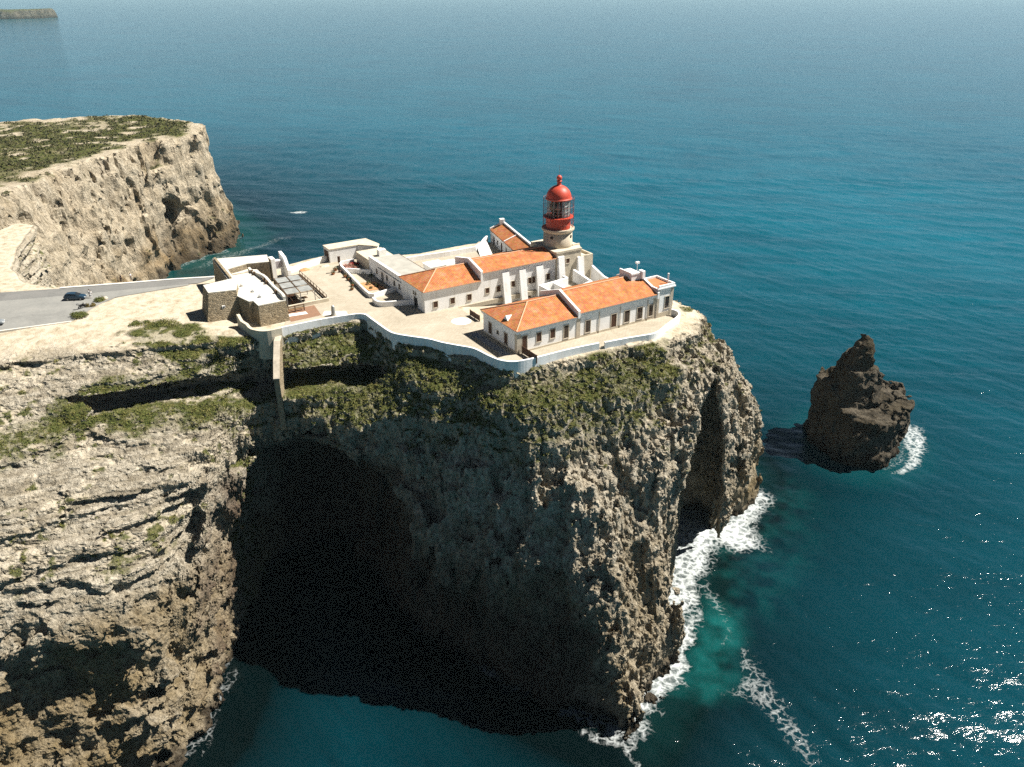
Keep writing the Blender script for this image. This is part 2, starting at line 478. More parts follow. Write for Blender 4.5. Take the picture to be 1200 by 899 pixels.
def rock_offset(x, y, z):
    """horizontal relief in metres (positive = rock recedes)."""
    left = sstep(-46, -58, x)                         # bedded flank left of the cove
    ledge = sstep(44, 49, z) * sstep(26, 12, x) * (1 - left)
    warp = 1.1 * fbm(x / 14, y / 14, z / 14, 2, 5)
    zb = z + 0.035 * x - 0.05 * y + warp * 0.4
    # beds: hard and soft layers of different thickness
    bed = 0
    for th, am, sd in ((0.95, 0.55, 3), (2.3, 0.9, 9), (5.1, 0.7, 14)):
        u = zb / th
        ui = np.floor(u).astype(np.int32); fr = (u - np.floor(u)).astype(np.float32)
        r0 = _T[sd & 3][ui & 63, (ui * 7 + sd) & 63, sd]
        r1 = _T[sd & 3][(ui + 1) & 63, ((ui + 1) * 7 + sd) & 63, sd]
        w = sstep(0.72, 1.0, fr)
        patch = 0.55 + 0.6 * vnoise(x / (th * 5), y / (th * 5), ui * 3.7, sd)
        bed = bed + am * (r0 * (1 - w) + r1 * w) * patch
    wx = x + 0.9 * vnoise(x / 3.5, y / 3.5, z / 5, 1); wy = y + 0.9 * vnoise(x / 3.5, y / 3.5, z / 5, 2)
    # upright broken faces for the headland, slabs for the bedded flank, big blocks low down
    up1 = fracture(wx / 5.0, wy / 5.0, z / 13.0, 1, 0.7)
    up2 = fracture(wx / 2.1, wy / 2.1, z / 4.6, 2, 0.8)
    sl1 = fracture(wx / 9.5, wy / 9.5, zb / 1.5, 3, 0.25)
    sl2 = fracture(wx / 3.6, wy / 3.6, zb / 0.85, 5, 0.35)
    lb1 = fracture(wx / 4.2, wy / 4.2, zb / 3.4, 6, 0.8)
    flute = -0.9 * ridged(x / 8, y / 8, z / 34, 3, 6) + 0.5
    large = 1.5 * fbm(x / 17, y / 17, z / 26, 3, 11)
    small = 0.22 * fbm(x / 1.6, y / 1.6, z / 1.6, 2, 20)
    low = left * sstep(35, 29, z)
    ws = left * (1 - low) + 0.32 * ledge
    wk = (1 - left) * (1 - 0.72 * ledge)
    wl = low
    amp = 1 - 0.75 * sstep(57.5, 60, z)
    o = ws * (bed * 0.85 + 0.85 * sl1 + 0.32 * sl2) + wk * (0.25 * bed + 1.25 * up1 + 0.55 * up2 + flute) + wl * (0.45 * bed + 1.15 * lb1 + 0.4 * up2 + 0.3 * sl2)
    cove = sstep(-60, -54, x) * sstep(-14, -24, x) * sstep(26, 34, z) * sstep(50, 46, z)
    o = o + cove * (2.6 * fracture(wx / 8.0, wy / 8.0, z / 6.5, 4, 0.8) - 0.8)
    return (o + large * (0.4 + 0.6 * wk + 0.4 * wl) + small) * amp, ws
off, wb_ = rock_offset(bx, by, bz)
f[bi] += off.astype(np.float32)
for k, z in enumerate(gz):
    if z < 53.5:
        c_ = -cleft(PX, PY_, z)
        f[:, :, k] = np.maximum(f[:, :, k], c_ - 0.8 * vnoise(PX / 3.0, PY_ / 3.0, 0 * PX + z / 5.0, 1) - 0.5 * vnoise(PX / 1.2, PY_ / 1.2, 0 * PX + z / 2.0, 2))
f = np.maximum(f, gz[None, None, :] - _zt[:, :, None])
f[:, :, 0] = np.minimum(f[:, :, 0], f[:, :, 1])
V, Fq = surface_nets(f, (X0, Y0, Z0), (HX, HY, HZ))
del f, band, bi

def refine(V, Fq, sel):
    """split the selected quads in four (shared edges stay shared)."""
    Fs, Fr = Fq[sel], Fq[~sel]
    e = np.concatenate([Fs[:, [k, (k + 1) % 4]] for k in range(4)])
    key = np.sort(e, 1); key = key[:, 0].astype(np.int64) * len(V) + key[:, 1]
    u, inv = np.unique(key, return_inverse=True)
    n0 = len(V); m = len(Fs)
    mids = (V[(u // n0)] + V[(u % n0)]) / 2
    cen = V[Fs].mean(1)
    E_ = n0 + inv.reshape(4, m)
    c = n0 + len(u) + np.arange(m)
    q = np.concatenate([np.stack([Fs[:, k], E_[k], c, E_[k - 1]], 1) for k in range(4)])
    return np.concatenate([V, mids, cen]).astype(np.float32), np.concatenate([q, Fr]).astype(np.int32)
_sel = (V[Fq][:, :, 1].max(1) < 166) & (V[Fq][:, :, 2].min(1) < 59.75)
V, Fq = refine(V, Fq, _sel)
N = vert_normals(V, Fq)
_k = (V[:, 1] < 164) & (V[:, 2] < 59.5)
x_, y_, z_ = V[_k].T
_lf = sstep(-46, -58, x_)
d_ = 0.13 * fbm(x_ / 1.2, y_ / 1.2, z_ / 1.2, 4, 40, 0.6) - 0.12 * ridged(x_ / 2.1, y_ / 2.1, z_ / 1.6, 3, 44)
d_ = d_ + (0.24 - 0.13 * _lf) * fracture(x_ / 0.85, y_ / 0.85, z_ / (1.9 - 1.4 * _lf), 2, 0.8)
_q = sstep(59.6, 58.8, z_) * (1 - 0.6 * sstep(0.85, 0.98, N[_k][:, 2]))
V[_k] += N[_k] * (d_ * _q)[:, None]
N = vert_normals(V, Fq)

def in_poly(px, py, poly):
    return sd_poly(px.astype(np.float32), py.astype(np.float32), poly)

def headland_masks(V, N):
    x, y, z = V[:, 0], V[:, 1], V[:, 2]
    up = N[:, 2]
    n1 = fbm(x / 7, y / 7, z / 7, 4, 30)
    n2 = fbm(x / 2.2, y / 2.2, z / 2.2, 3, 33)
    flat = sstep(0.22, 0.52, up)
    n3 = fbm(x / 0.9, y / 0.9, z / 0.9, 2, 36)
    # scrub apron below the white wall
    d1 = in_poly(x, y, [(-45, 145), (-30, 152), (-22, 142), (-14, 136), (-2, 126), (8, 128), (18, 133.5), (27, 138), (30, 133), (22, 127.5), (14, 124), (6, 118), (-6, 119), (-18, 126), (-30, 129.5), (-43, 130), (-46, 138)])
    v1 = sstep(3.2, -1.2, d1 + 3.2 * n1 + 1.6 * n2) * sstep(0.16, 0.5, up + 0.15 * n2) * sstep(43, 46, z + 2 * n1) * (0.62 + 0.38 * sstep(0.55, 0.0, n2 * 0.8 + 0.5 * n3))
    # green bench below the overhang on the left
    d2 = in_poly(x, y, [(-120, 110), (-98, 114), (-86, 120.5), (-78, 127), (-66, 133), (-50, 137), (-44, 138), (-44, 129), (-52, 126.5), (-62, 123.5), (-74, 118.5), (-86, 112.5), (-98, 107), (-120, 100)])
    v2 = sstep(1.0, -2.4, d2 + 3.4 * n1 + 1.6 * n2) * flat * (0.62 + 0.38 * sstep(0.55, 0.0, n2 * 0.8 + 0.5 * n3))
    # tufts between the beds
    v3 = sstep(0.30, 0.62, n1 * 0.35 + n2 * 0.5 + 0.45 * n3) * flat * sstep(32, 38, z) * sstep(58.8, 58.0, z) * 0.9
    # scrub at the plateau edge by the fort
    d4 = in_poly(x, y, [(-76, 143), (-70, 147), (-62, 147), (-60, 144.5), (-52, 142), (-52, 136), (-60, 134), (-66, 136), (-74, 139)])
    v4 = sstep(1.0, -1.6, d4 + 2.6 * n1 + 1.4 * n2) * flat * (0.3 + 0.7 * sstep(0.5, 0.0, n2))
    v5 = sstep(0.25, 0.6, n1 + 0.6 * n2) * sstep(0.25, 0.5, up) * sstep(10, 16, x) * sstep(40, 50, z) * 0.8
    veg = np.clip(np.maximum.reduce([v1, v2, v3, v4, v5]), 0, 1) * (1 - sstep(59.3, 59.6, z) * sstep(-62, -58, x))
    soil = sstep(58.2, 59.3, z + 0.5 * n1) * sstep(0.75, 0.93, up) * (1 - veg)
    soil = np.maximum(soil, sstep(-0.1, 0.4, n1 * 0.5 + 0.5 * n2) * sstep(0.5, 0.85, up) * 0.7 * sstep(32, 40, z) * (1 - veg))
    red_shade = sstep(-56.5, -52.5, x + 1.0 * n1) * sstep(19, 9, x + 4 * n1) * sstep(37, 17, z + 8 * n1 + 3 * n2 + 0.25 * (x + 20))  # reddish cove and lower front face, shade painted into the rock colour
    left = sstep(-46, -58, x)
    ochre = np.clip(sstep(34, 22, z + 6 * n1) * (0.55 + 0.4 * left) + 0.35 * sstep(0.2, 0.6, n1), 0, 1)
    wet_dark = sstep(3.4, 0.8, z + 1.6 * n2) * 0.9
    bed = np.clip(left * sstep(30, 36, z) + 0.5 * sstep(46, 49, z) * sstep(10, -5, x), 0, 1) * (1 - veg)
    return dict(veg=veg, soil=soil, ochre=ochre, wet_dark=wet_dark, bed=bed, red_shade=red_shade)
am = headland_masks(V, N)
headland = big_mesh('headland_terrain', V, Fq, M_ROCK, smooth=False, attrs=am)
tag(headland, kind='structure')
HV, HN, HM = V, N, am

# ------------------------------------------------------------------ far headland
def far_headland():
    hx = 1.3
    x0, x1, y0, y1 = -420.0, -100.0, 160.0, 560.0
    ax = np.arange(x0, x1, hx, dtype=np.float32); ay = np.arange(y0, y1, hx, dtype=np.float32); az = np.arange(-3, 64, hx, dtype=np.float32)
    X, Y = np.meshgrid(ax, ay, indexing='ij')
    base = [(-600, 150), (-118, 150), (-112, 184), (-128, 205), (-143, 232), (-152, 262), (-157, 300), (-161, 335), (-165, 358), (-161, 372), (-151, 388), (-146, 402), (-147, 416), (-155, 430), (-172, 452), (-195, 470), (-218, 476), (-245, 464), (-280, 450), (-350, 436), (-600, 420)]
    mid = [(-600, 150), (-122, 150), (-122, 184), (-137, 208), (-153, 234), (-162, 264), (-165, 300), (-168, 335), (-170, 358), (-166, 372), (-159, 386), (-152, 402), (-152, 416), (-159, 428), (-176, 446), (-195, 460), (-215, 466), (-242, 454), (-277, 440), (-350, 425), (-600, 410)]
    top = [(-600, 150), (-110, 150), (-126, 172), (-150, 214), (-170, 246), (-177, 274), (-179, 300), (-176, 335), (-175, 362), (-170, 378), (-162, 390), (-153, 404), (-155, 414), (-162, 426), (-179, 439), (-196, 451), (-213, 457), (-240, 444), (-275, 429), (-350, 414), (-600, 400)]
    S0, S1, S2 = (sd_poly(X, Y, smooth_poly(p, 1)) for p in (base, mid, top))
    ff = np.empty((len(ax), len(ay), len(az)), np.float32)
    cav = ((X + 163) / 11) ** 2 + ((Y - 377) / 9) ** 2
    for k, z in enumerate(az):
        if z < 28: t = max(z, 0) / 28; g = S0 * (1 - t) + S1 * t
        else:
            t = (z - 28) / 29; g = S1 * (1 - t) + S2 * t
        g = np.maximum(g, 6 - 6 * np.sqrt(cav + ((z - 24) / 7) ** 2))
        ff[:, :, k] = g
    bi = np.nonzero(np.abs(ff) < 9)
    x, y, z = ax[bi[0]], ay[bi[1]], az[bi[2]]
    o = 3.0 * fbm(x / 26, y / 26, z / 38, 4, 3) + 1.5 * fracture(x / 7, y / 7, z / 15, 1, 0.7) + 0.9 * fracture(x / 3.4, y / 3.4, z / 6, 2, 0.7) - 1.6 * ridged(x / 14, y / 14, z / 80, 3, 6) + 0.6 * fbm(x / 40, y / 40, (z + 0.05 * x) / 2.6, 2, 8)
    ff[bi] += (o + 0.6).astype(np.float32)
    hill = 56.0 + 1.8 * sstep(390, 450, Y) + 0.9 * fbm(X / 60, Y / 60, X * 0, 3, 4)
    hill = hill * (1 - sstep(290, 215, Y)) + 58.8 * sstep(290, 215, Y)
    hill = hill + 0.35 * fbm(X / 6, Y / 6, X * 0, 3, 4)
    ff = np.maximum(ff, (az[None, None, :] - hill[:, :, None]))
    # hand over to the near headland
    near = (X[:, :, None] > -141.5) & (Y[:, :, None] < 178) & (az[None, None, :] > -9)
    ff = np.where(near, np.maximum(ff, 1.0), ff)
    V, Fq = surface_nets(ff, (x0, y0, -3), (hx, hx, hx))
    N = vert_normals(V, Fq)
    x, y, z = V.T
    n1 = fbm(x / 22, y / 22, z / 22, 4, 30); n2 = fbm(x / 6, y / 6, z / 6, 3, 33)
    inset = in_poly(x, y, smooth_poly(top, 1))
    veg = sstep(-4, -13, inset + 9 * n1 + 5 * n2) * sstep(0.7, 0.9, N[:, 2]) * sstep(0.55, 0.05, n2 * 0.9 + n1 * 0.35)
    veg = veg * sstep(215, 262, y + 20 * n1)
    veg = np.maximum(veg, sstep(0.35, 0.6, n1 * 0.8 + n2 * 0.4) * sstep(0.55, 0.8, N[:, 2]) * 0.8)
    soil = sstep(0.7, 0.9, N[:, 2]) * (1 - veg) * (0.55 + 0.4 * sstep(262, 230, y))
    ochre = np.clip(0.15 + sstep(26, 12, z + 10 * n1) * sstep(-166, -160, x) * 0.9 + 0.4 * sstep(0.1, 0.5, n1), 0, 1)
    wet_dark = np.maximum(sstep(7, 2, z + 3 * n2) * 0.8, 0.45 * sstep(22, 10, z + 5 * n2) * sstep(352, 366, y))  # wet foot; higher up near the tip, brown rock with shadow painted in
    o = big_mesh('far_headland_terrain', V, Fq, M_FAR, smooth=False, attrs=dict(veg=veg, soil=soil, ochre=ochre, wet_dark=wet_dark, bed=0 * x + 0.1, red_shade=0 * x))
    tag(o, kind='structure')
    return V, N, veg
FV, FN, FVEG = far_headland()

# ------------------------------------------------------------------ distant coast and islet
def coast_strip(name, poly, zt, h, seed, label=None):
    p = np.array(poly, float)
    x0, y0 = p.min(0) - 4 * h; x1, y1 = p.max(0) + 4 * h
    ax = np.arange(x0, x1, h, dtype=np.float32); ay = np.arange(y0, y1, h, dtype=np.float32); az = np.arange(-3 * h, zt * 1.3 + 3 * h, h, dtype=np.float32)
    X, Y, Z = np.meshgrid(ax, ay, az, indexing='ij')
    g = sd_poly(X[:, :, 0], Y[:, :, 0], p)[:, :, None]
    ff = g + Z * 0.35 + h * 5 * fbm(X / (12 * h), Y / (12 * h), Z / (14 * h), 3, seed)
    ff = np.maximum(ff, Z - zt * (1 + 0.22 * fbm(X / (26 * h), Y / (26 * h), X * 0, 3, seed + 3)))
    V, Fq = surface_nets(ff.astype(np.float32), (x0, y0, -3 * h), (h, h, h))
    N = vert_normals(V, Fq)
    z0 = 0 * V[:, 0]
    up = sstep(0.75, 0.95, N[:, 2])
    return big_mesh(name, V, Fq, M_DISTANT, smooth=False, attrs=dict(veg=up * 0.8, soil=up * 0.0, ochre=z0 + 0.3, wet_dark=sstep(5 * h / 3, 0, V[:, 2]), bed=z0, red_shade=z0))
dc = coast_strip('distant_coast_terrain', [(-3300, 3650), (-2500, 3700), (-2320, 3720), (-2150, 3760), (-2060, 3830), (-2080, 3960), (-2300, 4100), (-3300, 4300)], 36, 9.0, 4)
tag(dc, kind='structure')
isl = coast_strip('sea_rock', [(-622, 955), (-598, 958), (-596, 966), (-606, 972), (-622, 974)], 7, 1.2, 8)
tag(isl, 'small low rock awash in white foam far out beyond the green headland', 'sea rock')

# ------------------------------------------------------------------ sea stack
def sea_stack():
    h = 0.45
    x0, x1, y0, y1 = 78.0, 128.0, 172.0, 228.0
    ax = np.arange(x0, x1, h, dtype=np.float32); ay = np.arange(y0, y1, h, dtype=np.float32); az = np.arange(-3, 38, h, dtype=np.float32)
    X, Y, Z = np.meshgrid(ax, ay, az, indexing='ij')
    def blob(base, zt, slope, tilt=(0, 0), z0=0.0):
        c = np.mean(base, 0)
        g = sd_poly(X[:, :, 0], Y[:, :, 0], smooth_poly(base, 1))[:, :, None]
        top = zt + tilt[0] * (X - c[0]) + tilt[1] * (Y - c[1])
        return np.maximum(g + np.maximum(Z - z0, 0) * slope + 0.4, (Z - top) * 0.9)
    body = blob([(92, 192), (96, 187), (104, 186.5), (110, 191), (114.5, 199), (114.5, 208), (108, 214), (97, 214), (90.5, 208), (89.5, 199)], 14.5, 0.07, (-0.06, 0.12))
    left = blob([(88.5, 198), (94, 195), (99, 200), (99, 212), (93, 215), (88, 209)], 18.0, 0.09)
    spire = blob([(90.5, 197), (97, 193.5), (104.5, 196.5), (106, 205), (101, 211), (94, 210.5), (90, 204)], 32.5, 0.29, (0.0, 0.0), 13.0)
    sh = blob([(102, 191), (110, 191.5), (115, 199), (115, 208), (109, 213.5), (102, 210)], 14.5, 0.07, (-0.15, 0.1))
    ff = np.minimum(np.minimum(body, left), np.minimum(spire, sh))
    bi = np.nonzero(np.abs(ff) < 4)
    x, y, z = X[bi], Y[bi], Z[bi]
    o = 1.5 * fbm(x / 9, y / 9, z / 9, 4, 3) + 0.65 * fracture(x / 4.6, y / 4.6, z / 4.0, 1, 0.6) + 0.34 * fracture(x / 1.9, y / 1.9, z / 1.7, 2, 0.6) - 0.6 + 0.4 * fbm(x / 12, y / 12, z / 1.3, 2, 8)
    ff[bi] += o + 0.3
    V, Fq = surface_nets(ff.astype(np.float32), (x0, y0, -3), (h, h, h))
    N = vert_normals(V, Fq)
    x, y, z = V.T
    n1 = fbm(x / 6, y / 6, z / 6, 4, 30)
    o = big_mesh('sea_stack', V, Fq, M_STACK, smooth=False, attrs=dict(veg=0 * x, soil=0 * x, ochre=np.clip(0.5 + n1, 0, 1) * sstep(8, 14, z), wet_dark=sstep(5, 1, z + n1), bed=0 * x, red_shade=0 * x))
    tag(o, 'dark craggy sea stack with a pointed spire standing alone in the water', 'sea stack')
sea_stack()

# ------------------------------------------------------------------ sea
def coast_dist(px, py):
    d1 = sd_poly(px, py, outline(0))
    d2 = sd_poly(px, py, smooth_poly([(-600, 150), (-118, 150), (-112, 184), (-128, 205), (-143, 232), (-152, 262), (-157, 300), (-161, 335), (-165, 358), (-161, 372), (-151, 388), (-146, 402), (-147, 416), (-155, 430), (-172, 452), (-205, 500), (-260, 540), (-600, 560)], 1))
    d3 = sd_poly(px, py, [(92, 192), (96, 187), (104, 186.5), (110, 191), (114.5, 199), (114.5, 208), (108, 214), (97, 214), (90.5, 208), (88.5, 199)])
    return d1, d2, d3

def wave_height(x, y):
    h = 0 * x
    r = np.random.default_rng(11)
    for lam, amp, n in ((34, 0.16, 4), (17, 0.13, 6), (9, 0.10, 9), (5.2, 0.065, 10), (3.1, 0.036, 12)):
        for _ in range(n):
            L = lam * r.uniform(0.75, 1.3)
            th = R(248) + r.normal(0, 0.42)
            k = 2 * math.pi / L
            ph = r.uniform(0, 6.28)
            s = np.sin(k * (x * math.cos(th) + y * math.sin(th)) + ph)
            h = h + amp / math.sqrt(n) * 1.5 * (s + 0.28 * (1 - 2 * np.abs(s)))
    g = 0.75 + 0.45 * vnoise(x / 60, y / 45, 0 * x, 2)
    return 0.76 * h * g

def blobmask(x, y, pts, soft):
    return sstep(soft, -soft, in_poly(x, y, smooth_poly(pts, 1)))

def rot_pos(nt, pos):
    r_ = nd(nt, 'ShaderNodeMapping'); r_.inputs['Rotation'].default_value = (0, 0, R(22))
    nt.links.new(pos, r_.inputs['Vector'])
    return r_.outputs[0]

def sea():
    # one sheet: fine rows close in, coarser rows farther out, flat past the fading edge
    def axis(spec):
        a = [np.arange(s, e, st) for s, e, st in spec]
        return np.concatenate(a)
    xs = axis([(-42000, -2000, 2500), (-2000, -500, 60), (-500, -260, 8), (-260, -110, 1.6), (-110, 200, 0.62), (200, 420, 1.6), (420, 800, 8), (800, 2000, 60), (2000, 42001, 2500)])
    ys = axis([(-3000, -200, 200), (-200, 40, 12), (40, 84, 2), (84, 330, 0.62), (330, 560, 1.6), (560, 1000, 8), (1000, 2200, 60), (2200, 42001, 2500)])
    X, Y = np.meshgrid(xs, ys, indexing='ij')
    x, y = X.ravel().astype(np.float32), Y.ravel().astype(np.float32)
    fade = sstep(-480, -300, x) * sstep(780, 420, x) * sstep(950, 520, y) * sstep(30, 70, y)
    z = wave_height(x, y) * fade
    z[fade <= 0] = 0
    V = np.stack([x, y, z], 1)
    nX, nY = X.shape
    idx = np.arange(nX * nY).reshape(nX, nY)
    Fq = np.stack([idx[:-1, :-1], idx[1:, :-1], idx[1:, 1:], idx[:-1, 1:]], -1).reshape(-1, 4)
    near = (np.abs(x) < 1500) & (y > 20) & (y < 1500)
    foam = np.zeros(len(x), np.float32); turq = np.zeros(len(x), np.float32)
    xn, yn = x[near], y[near]
    d1, d2, d3 = coast_dist(xn, yn)
    n1 = fbm(xn / 11, yn / 11, 0 * xn, 4, 3); n2 = fbm(xn / 3, yn / 3, 0 * xn, 3, 7)
    fr = sstep(1.6, 0.1, d1 + 1.6 * n1 + 0.8 * n2) * 0.62 * sstep(-62, -50, xn + 0 * yn) + sstep(1.8, 0.3, d1 + 1.5 * n1 + 0.8 * n2) * 0.5 * sstep(-50, -62, xn)
    expo = sstep(16, 24, xn)
    fr = np.maximum(fr, expo * sstep(4.2, 0.4, d1 + 2.4 * n1 + 1.2 * n2) * 0.9)
    fr = np.maximum(fr, sstep(5, 1, d2 + 6 * n1 + 2 * n2) * 0.6)
    fr = np.maximum(fr, sstep(2.2, 0.3, d3 + 1.6 * n1 + n2) * 0.5 * sstep(-8, 14, (xn - 98) - (yn - 200) * 0.5))
    wx = xn + 2.5 * n1; wy = yn + 2.5 * fbm(xn / 9, yn / 9, 0 * xn + 5, 3, 9)
    big = 1.05 * blobmask(wx, wy, [(37, 137), (40, 150), (44, 162), (53, 160), (60, 172), (66, 182), (69.5, 174), (62, 163), (62, 152), (57, 149), (49, 151), (45, 141), (40, 136)], 5.0)
    wisp = blobmask(wx, wy, [(38, 138), (44, 140), (46, 132), (45, 122), (41, 116), (43, 126), (41, 132)], 2.6) * 0.62
    strk = blobmask(wx, wy, [(46, 122), (50, 120), (50, 110), (52, 104), (53, 97), (50, 90), (47.5, 98), (46.5, 104), (42, 108), (37, 110), (42, 111), (46, 113)], 3.0) * 0.62
    lo = blobmask(wx, wy, [(8, 100.5), (13, 98), (17, 95), (19, 91), (22, 88), (20, 95), (22, 98), (16, 100)], 1.2) * 0.7
    ln = blobmask(xn, yn, [(-9, 117), (-4, 113), (1, 108.5), (7, 102.6), (8, 101.2), (1, 107), (-5, 112), (-10, 116)], 0.8) * 0.6
    sk = blobmask(wx, wy, [(104, 184), (110, 189), (114, 198), (116, 210), (124, 214), (124, 202), (118, 190), (110, 183)], 2.5) * 0.85
    ht = blobmask(wx, wy, [(-148, 388), (-136, 396), (-130, 412), (-122, 418), (-112, 420), (-124, 406), (-130, 392), (-140, 374), (-152, 358), (-156, 362)], 4.0) * 0.55
    cap = blobmask(xn, yn, [(-136, 468), (-128, 472), (-121, 469), (-126, 465)], 2.0) * 1.0
    cv = blobmask(wx, wy, [(-52, 133), (-46, 131), (-44, 128), (-50, 126), (-56, 124), (-57, 131)], 2.0) * 0.35 + blobmask(wx, wy, [(-53, 106), (-51, 112), (-53, 115), (-55, 108), (-56, 96), (-54, 95)], 1.2) * 0.5
    fo = np.maximum.reduce([fr, big, wisp, strk, lo, ln, sk, ht, cap, cv])
    tq = np.maximum.reduce([(0.75 + 0.5 * n2) * blobmask(wx, wy, [(36, 118), (40, 128), (44, 133), (46, 124), (44, 114), (40, 109), (34, 106), (31, 108)], 6.0),
                            0.20 * (0.6 + 0.8 * n2) * blobmask(wx, wy, [(38, 138), (48, 158), (72, 182), (80, 176), (70, 150), (56, 128), (44, 122)], 8.0),
                            0.45 * sstep(30, 2, d2 + 5 * n1), 0.12 * sstep(12, 1, d1 + 3 * n1) * sstep(18, 26, xn), 0.2 * sstep(14, 1, d3)])
    foam[near] = fo; turq[near] = tq
    isl = np.hypot((x + 596) / 26, (y - 962) / 7)
    foam = np.maximum(foam, sstep(1.3, 0.7, isl) * 0.7)
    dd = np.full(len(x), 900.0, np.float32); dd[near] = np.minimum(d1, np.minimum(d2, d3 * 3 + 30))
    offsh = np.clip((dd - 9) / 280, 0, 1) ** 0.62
    m, nt, b = new_mat('sea_water')
    pos = nd(nt, 'ShaderNodeNewGeometry').outputs['Position']
    fa = attr(nt, 'foam')
    brk = noise_n(nt, pos, 0.75, 8, 0.75, 1.2)
    lace = nd(nt, 'ShaderNodeTexVoronoi', feature='DISTANCE_TO_EDGE')
    lace.inputs['Scale'].default_value = 0.55
    av = nd(nt, 'ShaderNodeVectorMath', operation='ADD')
    nz = nd(nt, 'ShaderNodeTexNoise'); nz.inputs['Scale'].default_value = 0.6; nz.inputs['Detail'].default_value = 5
    nt.links.new(pos, nz.inputs['Vector'])
    sc_ = nd(nt, 'ShaderNodeVectorMath', operation='SCALE'); sc_.inputs['Scale'].default_value = 3.0
    nt.links.new(nz.outputs['Color'], sc_.inputs[0]); nt.links.new(pos, av.inputs[0]); nt.links.new(sc_.outputs[0], av.inputs[1])
    nt.links.new(av.outputs[0], lace.inputs['Vector'])
    lc = ramp(nt, lace.outputs['Distance'], [(0.0, (1,) * 3), (0.22, (0.25,) * 3), (0.5, (0,) * 3)])
    pat = mth(nt, 'ADD', mth(nt, 'MULTIPLY', brk, 0.75), mth(nt, 'MULTIPLY', lc, 0.32))
    thr = mth(nt, 'SUBTRACT', mth(nt, 'ADD', mth(nt, 'MULTIPLY', fa, 0.74), pat), 0.95)
    foamf = ramp(nt, thr, [(0.0, (0,) * 3), (0.16, (0.22,) * 3), (0.55, (1,) * 3)])
    foamf = mth(nt, 'MULTIPLY', foamf, ramp(nt, fa, [(0.02, (0,) * 3), (0.12, (1,) * 3)]))
    # scattered whitecaps flecks
    wind = noise_n(nt, pos, 0.006, 4, 0.6)
    streak = noise_n(nt, vscale(nt, rot_pos(nt, pos), (0.35, 1.0, 0)), 0.045, 6, 0.65, 0.5)
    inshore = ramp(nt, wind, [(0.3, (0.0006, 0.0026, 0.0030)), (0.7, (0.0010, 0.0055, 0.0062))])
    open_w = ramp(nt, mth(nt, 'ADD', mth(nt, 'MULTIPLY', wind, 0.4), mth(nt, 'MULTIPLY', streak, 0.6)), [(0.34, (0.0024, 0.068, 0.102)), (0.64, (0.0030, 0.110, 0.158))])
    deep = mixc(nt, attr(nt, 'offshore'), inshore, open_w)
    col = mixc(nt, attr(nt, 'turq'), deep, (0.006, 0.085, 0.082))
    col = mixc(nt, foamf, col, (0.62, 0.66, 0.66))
    nt.links.new(col, b.inputs['Base Color'])
    rg = mth(nt, 'ADD', mth(nt, 'MULTIPLY', foamf, 0.6), 0.11)
    nt.links.new(rg, b.inputs['Roughness'])
    b.inputs['IOR'].default_value = 1.333
    n_a = noise_n(nt, vscale(nt, pos, (1, 1, 0)), 0.16, 3, 0.5, 0.4)
    rot = nd(nt, 'ShaderNodeMapping'); rot.inputs['Rotation'].default_value = (0, 0, R(22)); rot.inputs['Scale'].default_value = (0.55, 1.25, 0)
    nt.links.new(pos, rot.inputs['Vector'])
    n_b = noise_n(nt, rot.outputs[0], 0.55, 4, 0.6, 0.6)
    n_c = noise_n(nt, rot.outputs[0], 2.2, 3, 0.6, 0.5)
    p1 = bump(nt, b, n_a, 0.24, 1.2)
    p2 = bump(nt, b, n_b, 0.33, 0.7, p1)
    bump(nt, b, n_c, 0.24, 0.16, p2)
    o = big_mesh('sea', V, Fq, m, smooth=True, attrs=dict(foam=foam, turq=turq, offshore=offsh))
    tag(o, kind='structure')
sea()

#@@BUILD
# ------------------------------------------------------------------ building materials
def plain_mat(name, col, rough=0.7, spec=0.3, var=0.12, vscale_=1.5, metal=0.0, bumpd=0.0):
    m, nt, b = new_mat(name)
    tc = nd(nt, 'ShaderNodeTexCoord').outputs['Object']
    n = noise_n(nt, tc, vscale_, 5, 0.6)
    lo = tuple(c * (1 - var) for c in col); hi = tuple(min(1, c * (1 + var * 0.6)) for c in col)
    nt.links.new(ramp(nt, n, [(0.3, lo), (0.7, hi)]), b.inputs['Base Color'])
    b.inputs['Roughness'].default_value = rough
    b.inputs['Specular IOR Level'].default_value = spec
    b.inputs['Metallic'].default_value = metal
    if bumpd:
        bump(nt, b, noise_n(nt, tc, vscale_ * 6, 4, 0.6), 0.6, bumpd)
    return m

def white_mat():
    m, nt, b = new_mat('whitewash')
    tc = nd(nt, 'ShaderNodeTexCoord').outputs['Object']
    n = noise_n(nt, tc, 0.5, 5, 0.6)
    st = noise_n(nt, vscale(nt, tc, (1.2, 1.2, 0.16)), 1.0, 4, 0.65)
    c = ramp(nt, n, [(0.3, (0.77, 0.76, 0.735)), (0.6, (0.86, 0.86, 0.845))])
    c = mixc(nt, ramp(nt, st, [(0.52, (0,) * 3), (0.75, (0.55,) * 3)]), c, (0.55, 0.50, 0.42))
    nt.links.new(c, b.inputs['Base Color'])
    b.inputs['Roughness'].default_value = 0.9
    b.inputs['Specular IOR Level'].default_value = 0.15
    bump(nt, b, noise_n(nt, tc, 4, 4, 0.6), 0.35, 0.05)
    return m

